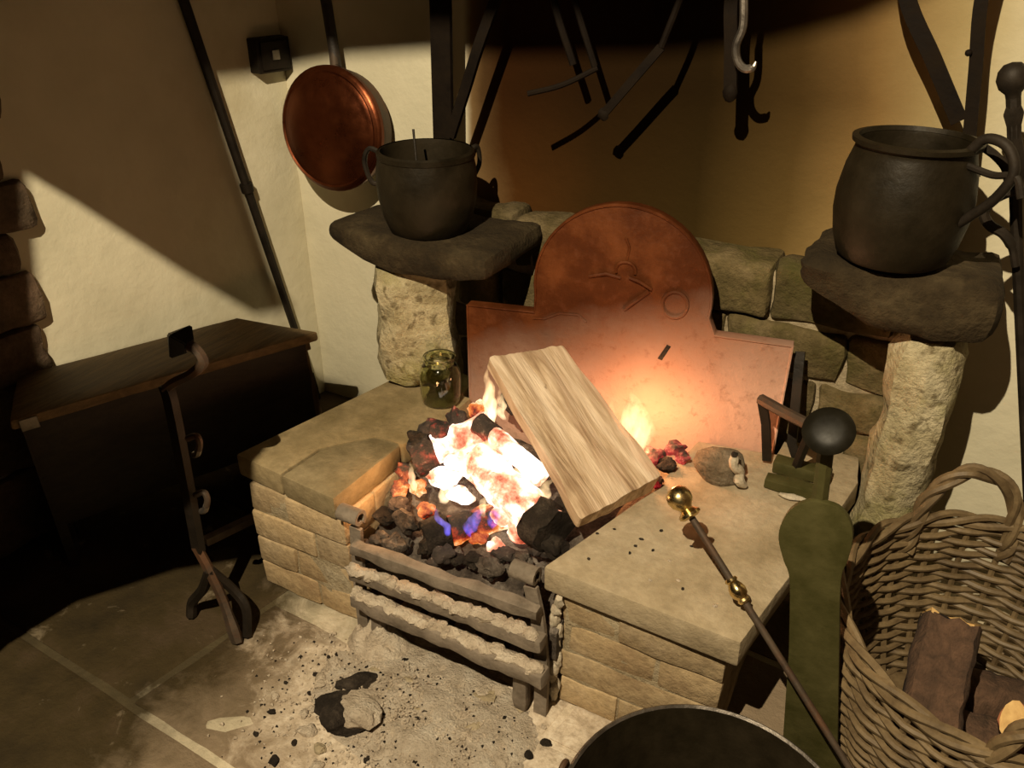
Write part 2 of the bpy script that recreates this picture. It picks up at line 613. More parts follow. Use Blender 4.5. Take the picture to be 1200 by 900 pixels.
def flame_mat(name, base, tip, strength):
    m = NT(name)
    m.t.nodes.remove(m.b)
    tc = m.n('ShaderNodeTexCoord')
    sep = m.n('ShaderNodeSeparateXYZ')
    m.l(tc.outputs['Generated'], sep.inputs[0])
    n1 = m.noise(m.pos(True, (60, 60, 22)), 1.0, 3, 0.5, 0.6)
    h = sep.outputs['Z']
    em = m.n('ShaderNodeEmission')
    m.l(m.ramp(h, [(0.05, base), (0.9, tip)]), em.inputs['Color'])
    k = m.math('MULTIPLY', m.ramp(h, [(0.0, 0.3), (0.2, 1.0), (0.6, 0.8), (1.0, 0.25)]), m.ramp(n1, [(0.33, 0.12), (0.62, 1.0)]))
    m.l(m.math('MULTIPLY', k, strength), em.inputs['Strength'])
    m.l(em.outputs[0], m.out.inputs['Volume'])
    return m.m


M['flame'] = flame_mat('flame', (1.0, 0.72, 0.42), (1.0, 0.66, 0.30), 120)
M['flame_soft'] = flame_mat('flame_soft', (1.0, 0.66, 0.34), (1.0, 0.64, 0.30), 42)
M['flame_blue'] = flame_mat('flame_blue', (0.10, 0.08, 1.0), (0.45, 0.35, 1.0), 70)


def glass_mat():
    m = NT('green_glass')
    m.set(Roughness=0.04, IOR=1.45)
    m.b.inputs['Base Color'].default_value = (0.80, 0.83, 0.62, 1)
    m.b.inputs['Transmission Weight'].default_value = 1.0
    return m.m


M['glass'] = glass_mat()

rng = random.Random(7)

# ------------------------------------------------------------------ the setting
WB = 1.85                                             # face of the back wall
CA = Vector((-1.715, WB, 0))                          # left corner of the inglenook
CB = Vector((-1.93, 0.746, 0))                        # the left wall runs on towards the room
wdir = (CB - CA).normalized()
wnorm = Vector((-wdir.y, wdir.x, 0))                  # points into the inglenook
if wnorm.x < 0:
    wnorm = -wnorm


def leftwall(x, y, off=0.0):
    d = ray(x, y)
    a = CA + wnorm * off
    return CAMP + d * ((a - CAMP).dot(wnorm) / d.dot(wnorm))


bm = rough_box((-1.80, WB, -0.02), (0.75, WB + 0.18, 2.5), 0.004, 0.004, 1, 0.12, 3, 30)
struct(obj('wall_back', bm, M['plaster_soot'], smooth=True), 'uneven white plaster back wall stained brown and black with soot above the hearth')
Lw = (CA - CB).length + 0.6
bm = rough_box((-0.02, 0, -0.02), (Lw, 0.16, 2.5), 0.004, 0.004, 2, 0.12, 3, 24)
Mw = Matrix.Translation(CA) @ Matrix(((wdir.x, -wnorm.x, 0, 0), (wdir.y, -wnorm.y, 0, 0), (0, 0, 1, 0), (0, 0, 0, 1)))
xform(bm, Mw)
bmesh.ops.recalc_face_normals(bm, faces=bm.faces)
struct(obj('wall_left', bm, M['plaster']), 'white plaster side wall behind the oak chest')
bm = rough_box((0.62, 0.25, -0.02), (0.78, WB + 0.02, 2.5), 0.004, 0.004, 3, 0.14, 3, 20)  # unseen wall, given a dark colour to cut lamp bounce
struct(obj('wall_right', bm, M['jamb_stone']), 'dark side wall beyond the log basket, coloured dark to cut bounced light')

# unseen inglenook mouth: jamb, added block and lintel, outlines shaped for their shadows
def front(name, poly, mat, label, y0=0.215, y1=0.28):
    Mx = Matrix(((1, 0, 0, 0), (0, 0, 1, 0), (0, 1, 0, 0), (0, 0, 0, 1)))
    b = prism(poly, y0, y1, 0.0)

    def splay(p):                                     # sides flare along the lamp rays so thickness adds no shade
        f = (p.z - LAMP.y) / (y1 - LAMP.y)
        return Vector((LAMP.x + (p.x - LAMP.x) * f, LAMP.z + (p.y - LAMP.z) * f if p.y > 0.05 else p.y, p.z))

    warp(b, splay)
    xform(b, Mx)
    bmesh.ops.recalc_face_normals(b, faces=b.faces)
    return struct(obj(name, b, mat, smooth=False), label)


def occ(p):                                           # where the edge of the mouth must stand for its shadow to end at p
    t = (0.28 - LAMP.y) / (p.y - LAMP.y)
    q = LAMP + (p - LAMP) * t
    return (q.x, q.z)


bw = [occ(ony(x, y, WB)) for x, y in ((1090, -12), (1000, 25), (900, 50), (760, 64), (600, 66), (500, 60), (410, 65), (338, 78))]
lw = [occ(leftwall(x, y)) for x, y in ((328, 86), (252, 92), (264, 150), (292, 235), (322, 325), (346, 362), (300, 369), (220, 323), (150, 277), (90, 238), (32, 204), (44, 330), (54, 428))]
ch_ = [occ(leftwall(58, 436)), occ(leftwall(284, 380))]
fl_ = [occ(onz(372, 394, 0.45)), occ(onz(335, 560, 0.2)), occ(onz(312, 650, 0.0)), occ(onz(205, 668, 0.0)), occ(onz(90, 705, 0.0)), occ(onz(10, 755, 0.0)), occ(onz(-60, 820, 0.0))]
xl = -2.6
front('shade_trim_1', [(xl, 0.0), (fl_[-1][0], 0.0)] + fl_[::-1] + ch_[::-1] + [(xl, ch_[0][1] - 0.02)], M['jamb_stone'], 'unseen stone jamb, its outline shaped to shade the chest and left floor')
front('shade_trim_2', [(xl, ch_[0][1] - 0.02), ch_[0]] + lw[::-1][:-1] + [(lw[1][0], lw[1][1] + 0.05), (xl, lw[1][1] + 0.05)], M['jamb_stone'], 'unseen stone block added under the lintel, shaped to shadow the left wall')
front('shade_trim_3', [(xl, lw[1][1] + 0.004), lw[1], lw[0]] + bw[::-1] + [(0.35, bw[0][1] + 0.45), (1.4, bw[0][1] + 0.5), (1.4, 2.9), (xl, 2.9)], M['oak'], 'unseen oak lintel, its curve shaped to the shadow line on the walls')

# floor: bed of pale joint mortar with separate flagstones on it
bm = rough_box((-2.3, -0.3, -0.10), (0.8, WB + 0.05, -0.003), 0.001, 0.001, 5, 0.1, 4, 30)
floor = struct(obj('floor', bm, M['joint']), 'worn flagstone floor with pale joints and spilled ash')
J0 = Vector((-1.235, 0.632, 0))
e1 = Vector((1, -0.05, 0)).normalized()
e2 = Vector((0.18, 1, 0)).normalized()
cols_ = [-1.10, 0.0, 0.52, 0.98, 1.45, 2.0]
rows_ = [-1.0, -0.55, 0.0, 0.37, 0.80, 1.22]
k = 0
for j in range(len(rows_) - 1):
    sh = (0.0, 0.0, 0.0, 0.21, -0.1)[j] if j != 2 else 0.0
    for i in range(len(cols_) - 1):
        k += 1
        if i == 0 and j not in (2, 3):
            continue                                  # broad old slabs along the side wall
        a0, a1 = cols_[i] + sh + 0.007, cols_[i + 1] + sh - 0.007
        b0, b1 = rows_[j] + 0.007, rows_[j + 1] - 0.007
        if i == 0:
            a1 = cols_[1] - 0.007
            b1 = rows_[3] + 0.20 if j == 2 else rows_[-1]
            b0 = b0 if j == 2 else rows_[3] + 0.214
        elif i == 1 and j < 2:
            a0 = cols_[0] + 0.007
        b = rough_box((a0, b0, -0.04), (a1, b1, 0), 0.006, 0.0025, k, 0.04, 9, 16)
        hz = (noise.noise(Vector((k * 1.7, 2.2, 0))) * 0.002)
        warp(b, lambda p: J0 + e1 * p.x + e2 * p.y + Vector((0, 0, p.z + hz)))
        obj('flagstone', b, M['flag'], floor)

# rubble ledge along the foot of the back wall
core = rough_box((-1.14, 1.745, 0), (0.07, WB + 0.03, 0.745), 0.01, 0.004, 8, 0.06, 8, 24)
ledge = struct(obj('wall_ledge', core, M['mortar']), 'low ledge of mossy rubble stones along the foot of the sooty wall')
zs = [0.12, 0.27, 0.40, 0.505, 0.635, 0.775]
for c in range(len(zs) - 1):
    x = -1.14 + (0.05 if c % 2 else 0.0)
    while x < 0.03:
        w = rng.uniform(0.13, 0.27)
        x1 = min(x + w, 0.075)
        dy = rng.uniform(-0.012, 0.015)
        top = zs[c + 1] - 0.007 + (rng.uniform(-0.012, 0.012) if c == len(zs) - 2 else 0)
        b = rough_box((x + 0.003, 1.725 + dy, zs[c] + 0.003), (x1 - 0.003, 1.84, top), 0.012, 0.008, rng.randint(0, 99), 0.03, 12, 8)
        obj('stone', b, M['rubble'], ledge)
        x = x1

# quoin stones against the left wall, beside the chest
quoin = thing('quoin_column', CA + wdir * 0.95, 'dark rough quoin stones jutting from the plaster behind the chest', 'stonework')
for q, (z0, z1, s0) in enumerate([(0.0, 0.20, 0.83), (0.206, 0.43, 0.83), (0.436, 0.56, 0.822), (0.566, 0.70, 0.80), (0.706, 0.79, 0.83), (0.796, 0.90, 0.765), (0.906, 1.03, 0.80), (1.036, 1.18, 0.77), (1.186, 1.34, 0.80)]):
    b = rough_box((s0, -0.032, z0), (1.30, 0.01, z1), 0.014, 0.010, 40 + q, 0.025, 12, 16)
    xform(b, Mw)
    bmesh.ops.recalc_face_normals(b, faces=b.faces)
    obj('stone', b, M['jamb_stone'], quoin)

# ------------------------------------------------------------------ hearth piers
def pier(name, label, x0, x1, y0, y1, courses, splits, slabs, seed):
    t = thing(name, ((x0 + x1) / 2, (y0 + y1) / 2, 0), label, 'pier', 'brick hearth piers')
    top = courses * 0.075
    obj('mortar_core', rough_box((x0 + 0.004, y0 + 0.006, 0), (x1 - 0.004, y1 - 0.01, top - 0.002), 0.006, 0.003, seed, 0.05), M['mortar'], t)
    r = random.Random(seed)
    for c in range(courses):
        z0, z1 = c * 0.075 + 0.002, (c + 1) * 0.075 - 0.002
        y = y0
        ri = 0
        while y < y1 - 0.03:
            dpt = (0.11 if (c + ri) % 2 else 0.20)
            ye = min(y + dpt, y1)
            if y1 - ye < 0.05:
                ye = y1
            sp = splits[c] if ri == 0 else r.uniform(0.35, 0.65)
            xs = [x0, x0 + (x1 - x0) * sp, x1]
            if sp > 0.97:
                xs = [x0, x1]
            for a, b_ in zip(xs[:-1], xs[1:]):
                o1 = r.uniform(-0.004, 0.004)
                b = rough_box((a + 0.002, y + 0.002 + (o1 if ri == 0 else 0), z0), (b_ - 0.002, ye - 0.002, z1), 0.005, 0.0028, r.randint(0, 999), 0.03, 16, 8)
                obj('brick', b, M['brick'], t)
            y = ye
            ri += 1
    for poly, z0, z1, bv in slabs:
        b = prism(poly, z0, z1, bv)
        bmesh.ops.subdivide_edges(b, edges=[e for e in b.edges if e.calc_length() > 0.05], cuts=3, use_grid_fill=True)
        for v in b.verts:
            k2 = noise.noise(v.co * 14) * 0.003 + noise.noise(v.co * 45) * 0.0012
            v.co += Vector((k2, -k2, k2))
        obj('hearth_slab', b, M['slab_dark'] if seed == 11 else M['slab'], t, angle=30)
    return t


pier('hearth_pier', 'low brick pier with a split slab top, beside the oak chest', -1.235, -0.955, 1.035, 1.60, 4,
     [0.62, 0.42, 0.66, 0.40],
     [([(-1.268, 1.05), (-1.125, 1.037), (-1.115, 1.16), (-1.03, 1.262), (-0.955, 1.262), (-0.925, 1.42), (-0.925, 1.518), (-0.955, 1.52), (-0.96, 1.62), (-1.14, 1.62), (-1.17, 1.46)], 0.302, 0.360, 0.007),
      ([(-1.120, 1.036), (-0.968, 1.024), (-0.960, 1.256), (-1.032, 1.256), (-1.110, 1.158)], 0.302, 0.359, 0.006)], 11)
pier('hearth_pier', 'low brick pier with one broad slab top, between the iron grate and the log basket', -0.455, -0.135, 1.055, 1.575, 4,
     [0.40, 0.99, 0.62, 0.36],
     [([(-0.488, 1.045), (-0.115, 1.032), (-0.005, 1.60), (-0.02, 1.70), (-0.182, 1.70), (-0.187, 1.625), (-0.36, 1.595), (-0.385, 1.37)], 0.302, 0.360, 0.006)], 12)

p2 = [o for o in bpy.data.objects if o.name == 'hearth_pier.001'][0]
obj('mortar_smear', join(*[lump((-0.462 + 0.006 * math.sin(k * 2.1), 1.052, 0.02 + k * 0.026), (0.010, 0.010, 0.020), 500 + k, 2, 0.35) for k in range(11)]), M['bone'], p2)

# ------------------------------------------------------------------ cast-iron fireback
FO = Vector((-0.94, 1.53, 0.10))
fu = Vector((0.745, 0.11, 0)).normalized()
fn = Vector((fu.y, -fu.x, 0))                         # towards the fire
fb = thing('fireback', FO + fu * 0.375, 'rust-red cast-iron fireback with round crown and square shoulders, behind the fire', 'fireback')


def FB(u, v, d=0.0):
    return FO + fu * u + Vector((0, 0, v - 0.10)) + fn * d


def fb_prism(poly, d0, d1, bev=0.0):
    b = prism(poly, d0, d1, bev)
    warp(b, lambda p: FB(p.x, p.y, p.z))
    bmesh.ops.recalc_face_normals(b, faces=b.faces)
    return b


arc = []
ucx, vcx, rad = 0.375, 0.690, 0.203
arc.append((0.590, 0.625))
for a in range(-8, 189, 7):
    th = math.radians(a)
    arc.append((ucx + rad * math.cos(th) * (1.0 if math.cos(th) < 0 else 0.985), vcx + rad * math.sin(th)))
arc.append((0.172, 0.618))
outline = [(0.0, 0.10), (0.752, 0.10), (0.754, 0.626)] + arc + [(0.003, 0.611)]
plate = fb_prism(outline, -0.028, 0.0, 0.004)
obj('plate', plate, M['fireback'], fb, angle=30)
rim = [FB(u, v, 0.0) for (u, v) in [(0.7515, 0.30), (0.7515, 0.6235), (0.588, 0.6225)] + [(ucx + (u - ucx) * 0.988, vcx + (v - vcx) * 0.988) for u, v in arc[1:-1]] + [(0.174, 0.6155), (0.005, 0.6085), (0.005, 0.30)]]
obj('raised_rim', tube(rim, 0.0034, 6), M['fireback'], fb)
ring = [FB(0.496 + 0.027 * math.cos(t * math.pi / 12), 0.683 + 0.030 * math.sin(t * math.pi / 12), 0.001) for t in range(24)]
obj('raised_ring', tube(ring, 0.0042, 6, closed=True), M['fireback'], fb)
cr = [FB(0.382 + 0.022 * math.cos(t * math.pi / 9 - 0.3), 0.747 + 0.02 * math.sin(t * math.pi / 9 - 0.3), 0.001) for t in range(12)]
orn = join(tube(cr, 0.004, 6), tube([FB(0.385, 0.655, 0.0), FB(0.40, 0.672, 0.003), FB(0.437, 0.706, 0.0)], 0.005, 6),
           tube([FB(0.30, 0.722, 0), FB(0.34, 0.735, 0.003), FB(0.372, 0.728, 0.0)], 0.004, 6),
           tube([FB(0.392, 0.732, 0), FB(0.415, 0.728, 0.004), FB(0.442, 0.712, 0.0)], 0.008, 6, flat=0.5),
           tube([FB(0.383, 0.77, 0), FB(0.387, 0.80, 0.002), FB(0.378, 0.82, 0)], 0.003, 6))
obj('worn_crest', orn, M['fireback'], fb)
obj('crack_line', tube([FB(u, v, 0.0) for u, v in [(0.172, 0.60), (0.20, 0.603), (0.235, 0.622), (0.28, 0.625), (0.30, 0.610)]], 0.003, 5), M['fireback'], fb)
obj('slot', fb_prism([(0.470, 0.546), (0.480, 0.543), (0.497, 0.580), (0.488, 0.584)], -0.004, 0.0012), M['char'], fb)
for u in (0.06, 0.70):
    obj('back_foot', fb_prism([(u - 0.02, 0.10), (u + 0.02, 0.10), (u + 0.02, 0.55), (u - 0.02, 0.55)], -0.075, -0.026, 0.003), M['iron'], fb)

# ------------------------------------------------------------------ stone shelves on pillars
def pillar(name, label, c, rx, ry, z0, z1, seed, lean=(0, 0), wide=0.10, rz=0.0):
    b = rough_box((-rx, -ry, z0), (rx, ry, z1), 0.055, 0.011, seed, 0.022, 13, 20)
    h = z1 - z0
    warp(b, lambda p: Matrix.Rotation(rz, 3, 'Z') @ p)
    warp(b, lambda p: Vector((c[0] + p.x * (1 + wide * (1 - (p.z - z0) / h)) + lean[0] * (p.z - z0), c[1] + p.y + lean[1] * (p.z - z0), p.z)))
    return tag(obj(name, b, M['pillar']), label, 'pillar', 'stone pillars')


pillar('stone_pillar', 'squat pitted limestone pillar standing on the brick pier behind the glass jar', (-1.098, 1.550), 0.100, 0.075, 0.3615, 0.690, 21, wide=0.06, rz=math.radians(28))
pillar('stone_pillar', 'tall pitted limestone pillar behind the wicker basket handle', (0.070, 1.595), 0.060, 0.070, 0.0, 0.752, 22, lean=(-0.02, 0.0), wide=0.22)

b = rough_box((-0.235, -0.105, -0.085), (0.24, 0.18, 0.0), 0.020, 0.006, 31, 0.025, 9, 18)


def boat(p):
    # underside rises towards the free left end
    t = max(0.0, (-p.x - 0.02) / 0.22)
    s = max(0.0, (p.x - 0.10) / 0.14)
    if p.z < -0.02:
        p.z *= (1 - 0.62 * t ** 1.3) * (1 - 0.35 * s)
    p.y *= 1 - 0.35 * max(0, t) ** 2
    return p + Vector((-1.080, 1.565, 0.765))


warp(b, boat)
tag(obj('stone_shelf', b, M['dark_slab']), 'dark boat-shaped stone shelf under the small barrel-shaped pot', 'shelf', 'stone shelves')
b = rough_box((-0.175, -0.075, -0.115), (0.165, 0.16, 0.0), 0.024, 0.010, 32, 0.025, 10, 18)


def shelf2(p):
    t = max(0.0, (-p.x - 0.04) / 0.13)
    if p.z < -0.02:
        p.z *= 1 - 0.5 * t
    return p + Vector((-0.022, 1.60, 0.860))


warp(b, shelf2)
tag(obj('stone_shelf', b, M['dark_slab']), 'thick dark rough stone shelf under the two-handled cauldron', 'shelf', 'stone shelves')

# ------------------------------------------------------------------ pots
t = thing('iron_pot', (-1.060, 1.570, 0.7665), 'small barrel-shaped black iron pot standing on the boat-shaped stone shelf', 'pot')
pc = Vector((-1.060, 1.570, 0.7665))
prof = [(0.0, 0.0), (0.086, 0.0), (0.094, 0.006), (0.107, 0.04), (0.1155, 0.08), (0.118, 0.115), (0.116, 0.15), (0.110, 0.178), (0.109, 0.188), (0.104, 0.190), (0.103, 0.175), (0.108, 0.14), (0.10, 0.03), (0.0, 0.02)]
obj('body', lathe(prof, pc, 40), M['pot_iron'], t)
obj('rim_band', lathe([(0.109, 0.172), (0.113, 0.176), (0.113, 0.187), (0.108, 0.191)], pc, 40), M['pot_iron'], t)
lug = smooth_path([pc + Vector((-0.108, -0.02, 0.172)), pc + Vector((-0.138, -0.03, 0.182)), pc + Vector((-0.150, -0.035, 0.15)), pc + Vector((-0.138, -0.03, 0.105)), pc + Vector((-0.116, -0.02, 0.10))], 6)
obj('handle', tube(lug, 0.006, 8), M['iron'], t)
lug = smooth_path([pc + Vector((0.06, 0.090, 0.172)), pc + Vector((0.07, 0.115, 0.180)), pc + Vector((0.07, 0.125, 0.14)), pc + Vector((0.065, 0.105, 0.11))], 6)
obj('handle', tube(lug, 0.006, 8), M['iron'], t)
ld = smooth_path([pc + Vector((-0.01, -0.03, 0.03)), pc + Vector((-0.012, -0.02, 0.12)), pc + Vector((-0.030, 0.0, 0.232))], 5)
ladle = thing('iron_spoon', tuple(ld[0]), 'thin iron spoon handle sticking up out of the small pot', 'spoon')
obj('shaft', tube(ld, 0.0028, 6), M['iron'], ladle)
obj('bowl', lump(ld[0], (0.02, 0.02, 0.008), 3), M['iron'], ladle)

kc = Vector((-0.052, 1.600, 0.8640))
t = thing('iron_cauldron', tuple(kc), 'large bellied black iron cauldron with a big looped ear handle, on the thick stone shelf', 'cauldron')
prof = [(0.0, 0.0), (0.088, 0.0), (0.097, 0.008), (0.108, 0.04), (0.1155, 0.085), (0.116, 0.12), (0.109, 0.165), (0.100, 0.195), (0.098, 0.205), (0.102, 0.215), (0.096, 0.217), (0.092, 0.205), (0.104, 0.16), (0.10, 0.04), (0.0, 0.02)]
obj('body', lathe(prof, kc, 44), M['pot_iron'], t)
obj('rim', lathe([(0.097, 0.203), (0.106, 0.209), (0.107, 0.217), (0.096, 0.219), (0.093, 0.211)], kc, 44, close=True), M['pot_iron'], t)
sd = Vector((0.86, -0.5, 0)).normalized()


def ear(d, r):
    pts = [kc + d * 0.096 + Vector((0, 0, 0.212)), kc + d * 0.118 + Vector((0, 0, 0.238)), kc + d * 0.155 + Vector((0, 0, 0.232)), kc + d * 0.176 + Vector((0, 0, 0.195)),
           kc + d * 0.158 + Vector((0, 0, 0.148)), kc + d * 0.130 + Vector((0, 0, 0.115)), kc + d * 0.112 + Vector((0, 0, 0.095))]
    return tube(smooth_path(pts, 6), r, 10)


obj('handle', ear(sd, 0.0085), M['iron'], t)
bp = smooth_path([kc + sd * 0.100 + Vector((0, 0, 0.19)), kc + sd * 0.145 + Vector((0, 0, 0.185)), kc + sd * 0.180 + Vector((0, 0, 0.19)), kc + sd * 0.198 + Vector((0, 0, 0.16))], 6)
obj('bail_end', tube(bp, 0.006, 8), M['iron'], t)

# ------------------------------------------------------------------ glass jar on the left pier
jc = Vector((-0.982, 1.468, 0.361))
t = thing('glass_jar', (jc.x, jc.y, 0.361), 'clear greenish glass jar standing before the squat pillar', 'jar')
jb0 = Vector((jc.x, jc.y, 0.361))
prof = [(0.0, 0.0), (0.040, 0.0), (0.048, 0.008), (0.051, 0.03), (0.051, 0.082), (0.044, 0.100), (0.036, 0.108), (0.036, 0.124), (0.033, 0.124), (0.033, 0.108), (0.041, 0.098), (0.048, 0.081), (0.048, 0.03), (0.044, 0.008), (0.0, 0.006)]
obj('body', lathe(prof, jb0, 36), M['glass'], t)
obj('lip', lathe([(0.032, 0.120), (0.039, 0.120), (0.040, 0.127), (0.032, 0.127)], jb0, 36, close=True), M['glass'], t)

# ------------------------------------------------------------------ copper warming pan on the back wall
wp = ony(388, 152, 1.745)
t = thing('warming_pan', (wp.x, WB, wp.z), 'round copper warming pan with a long dark handle, hung on the white back wall', 'pan')
ax = Vector((0.04, -1, 0.10)).normalized()
base = wp - ax * 0.045
obj('bowl', lathe([(0.0, -0.035), (0.125, -0.035), (0.150, -0.020), (0.157, 0.012), (0.160, 0.032), (0.154, 0.034), (0.15, 0.02), (0.0, 0.0)], base, 48, ax), M['rust_iron'], t)
lid = obj('lid', lathe([(0.158, 0.030), (0.163, 0.034), (0.163, 0.046), (0.156, 0.054), (0.147, 0.056), (0.143, 0.060), (0.133, 0.061), (0.125, 0.066), (0.07, 0.074), (0.0, 0.076)], base, 48, ax), M['copper'], t)
obj('lid_bead', lathe([(0.150, 0.052), (0.156, 0.056), (0.150, 0.061), (0.145, 0.058)], base, 48, ax, close=True), M['copper'], lid)
hp = [base + Vector((0, 0, 0.15)), base + Vector((-0.006, 0.01, 0.19)), base + Vector((-0.035, 0.02, 0.45)), base + Vector((-0.06, 0.035, 0.72))]
obj('handle', tube(smooth_path(hp, 6), [0.009, 0.011, 0.015, 0.017] + [0.015] * 15, 10), M['oak'], t)
obj('ferrule', tube([base + Vector((0, 0, 0.145)), base + Vector((-0.007, 0.01, 0.20))], 0.013, 12), M['rust_iron'], t)
obj('hanging_ring', tube([base + Vector((-0.06 + 0.02 * math.cos(a * math.pi / 8), 0.036, 0.735 + 0.02 * math.sin(a * math.pi / 8))) for a in range(16)], 0.003, 6, closed=True), M['iron'], t)

# ------------------------------------------------------------------ oak chest along the left wall
cFR, cFL = onz(366, 388, 0.45), onz(22, 487, 0.45)
cBR, cBL = onz(281, 373, 0.45), onz(28, 440, 0.45)
cb = Vector(((cFR.x + cBL.x) / 2, (cFR.y + cBL.y) / 2, 0))
t = thing('oak_chest', tuple(cb), 'long dark oak six-board chest with a worn brown lid, along the white wall', 'chest')
yd = (cFR - cFL).normalized()
xd = Vector((-yd.y, yd.x, 0))
if xd.dot(cBR - cFR) < 0:
    xd = -xd
Lc = (cFR - cFL).length
Wc = 0.235


def CH(x, y, z):                                      # x from front to back, y from near end to far end
    s_, t_ = x / Wc, y / Lc
    return cFL.lerp(cFR, t_).lerp(cBL.lerp(cBR, t_), s_) + Vector((0, 0, z - 0.45))


def ch_box(lo, hi, r=0.006, seed=0, taper=None):
    b = rough_box(lo, hi, r, 0.0015, seed, 0.05, 10, 14)
    warp(b, lambda p: CH(*p))
    bmesh.ops.recalc_face_normals(b, faces=b.faces)
    return b


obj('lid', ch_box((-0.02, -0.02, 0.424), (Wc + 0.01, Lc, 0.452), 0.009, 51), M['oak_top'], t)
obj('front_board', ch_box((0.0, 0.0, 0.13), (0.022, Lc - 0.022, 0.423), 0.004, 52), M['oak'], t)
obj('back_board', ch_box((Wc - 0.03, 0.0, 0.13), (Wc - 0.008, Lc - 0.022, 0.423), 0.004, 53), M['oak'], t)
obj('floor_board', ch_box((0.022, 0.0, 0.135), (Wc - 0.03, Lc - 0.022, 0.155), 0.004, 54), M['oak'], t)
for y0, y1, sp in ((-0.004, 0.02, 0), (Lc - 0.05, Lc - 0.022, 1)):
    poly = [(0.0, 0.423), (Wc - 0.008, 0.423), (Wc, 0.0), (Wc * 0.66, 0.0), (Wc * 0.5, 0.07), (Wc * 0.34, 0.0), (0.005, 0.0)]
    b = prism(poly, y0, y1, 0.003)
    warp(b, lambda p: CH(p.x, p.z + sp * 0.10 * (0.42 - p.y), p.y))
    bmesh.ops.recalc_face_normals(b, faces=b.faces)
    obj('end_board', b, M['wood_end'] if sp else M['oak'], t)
obj('corner_glint', ch_box((-0.023, 0.0, 0.418), (-0.0195, 0.035, 0.446), 0.001, 55), M['steel'], t)  # steel sliver added to stand for a glint on the lid corner
obj('lid_cleat', ch_box((0.0, Lc - 0.03, 0.395), (Wc, Lc - 0.008, 0.423), 0.005, 56), M['wood_end'], t)

# ------------------------------------------------------------------ small black box and leaning iron rod on the left wall
p = leftwall(311, 63, 0.0)
t = thing('wall_box', (p.x, p.y, p.z - 0.045), 'small black square box fixed high on the white wall near the corner', 'box')


def wl(u, d, z, c=p):
    return c + wdir * u + wnorm * d + Vector((0, 0, z))


def wl_box(u0, u1, d0, d1, z0, z1, r=0.004):
    b = rough_box((u0, d0, z0), (u1, d1, z1), r, 0.0, 0, 0.05, 10, 4)
    warp(b, lambda q: wl(q.x, q.y, q.z))
    bmesh.ops.recalc_face_normals(b, faces=b.faces)
    return b


obj('case', wl_box(-0.055, 0.055, -0.004, 0.04, -0.045, 0.045), M['iron'], t)
obj('cover', wl_box(-0.045, 0.045, 0.039, 0.046, -0.036, 0.036, 0.003), M['iron'], t)
obj('button', wl_box(-0.012, 0.012, 0.045, 0.050, -0.012, 0.014, 0.002), M['steel'], t)

p1, p0 = leftwall(213, -6, 0.022), leftwall(336, 358, 0.022)
dr = (p0 - p1).normalized()
pb = p0 + dr * (p0.z - 0.003) / -dr.z
pt = p1 - dr * 0.35
t = thing('iron_rod', tuple(pb), 'long iron spit rod leaning against the white wall, foot behind the chest', 'rod')
obj('shaft', tube([pt.lerp(pb, k / 10) for k in range(11)], [0.015 - 0.004 * (k / 10) for k in range(11)], 8), M['iron'], t)
obj('tip', tube([pb - dr * 0.10, pb - dr * 0.04, pb], [0.014, 0.013, 0.004], 8), M['iron'], t)
obj('collar', tube([pt.lerp(pb, 0.52), pt.lerp(pb, 0.535)], 0.018, 10), M['iron'], t)

# ------------------------------------------------------------------ ironware hanging in the flue
RY = 1.74
rail = [Vector((-1.20, RY, 1.45)), Vector((0.20, RY, 1.45))]
hr = thing('hanging_rail', (-0.5, WB, 1.45), 'iron rail across the flue from which the pothooks hang', 'rail')
obj('bar', tube(rail, 0.011, 10), M['hang_iron'], hr)
for x in (-1.18, 0.18):
    obj('bracket', tube([Vector((x, WB + 0.01, 1.42)), Vector((x, RY + 0.03, 1.435)), Vector((x, RY, 1.45))], 0.009, 8), M['hang_iron'], hr)


def strap(pts, w, upv=(0, 1, 0), flat=0.3, n=6):
    return tube(smooth_path(pts, n), w, 4, flat=flat, upv=upv)


def hook_over(x, y=RY, r=0.017):
    """a hook that closes over the rail, its shank at x"""
    return [Vector((x + 0.0, y + r * math.sin(a) , 1.45 + r * math.cos(a))) for a in [math.pi * 0.9, math.pi * 0.5, 0.0, -math.pi * 0.5]]


# flat bar behind the small pot
a, b2 = ony(516, -4, 1.73), ony(520, 168, 1.73)
t = thing('pot_hanger', (a.x, RY, 1.45), 'broad flat iron hanger bar dropping behind the small pot', 'hanger', 'ironware hung in the flue')
obj('bar', strap([Vector((a.x - 0.005, 1.735, 1.40)), a, a.lerp(b2, 0.5), b2], 0.038, flat=0.22), M['hang_iron'], t)
obj('hook', tube(smooth_path([Vector((a.x - 0.005, 1.735, 1.40))] + hook_over(a.x - 0.005)[::-1], 4), 0.007, 8), M['hang_iron'], t)
a, b2 = ony(566, 40, 1.70), ony(528, 160, 1.70)
c2 = a - (b2 - a) * 1.1
t = thing('fire_tongs', (c2.x, RY, 1.45), 'brown rusted iron arm slanting down beside the hanger bar', 'tongs', 'ironware hung in the flue')
tp = Vector((c2.x, RY - 0.012, 1.44))
obj('arm', strap([tp, a, a.lerp(b2, 0.5), b2], 0.017, flat=0.5), M['hang_iron'], t)
obj('hook', tube(smooth_path([tp] + hook_over(c2.x)[::-1], 4), 0.007, 8), M['hang_iron'], t)

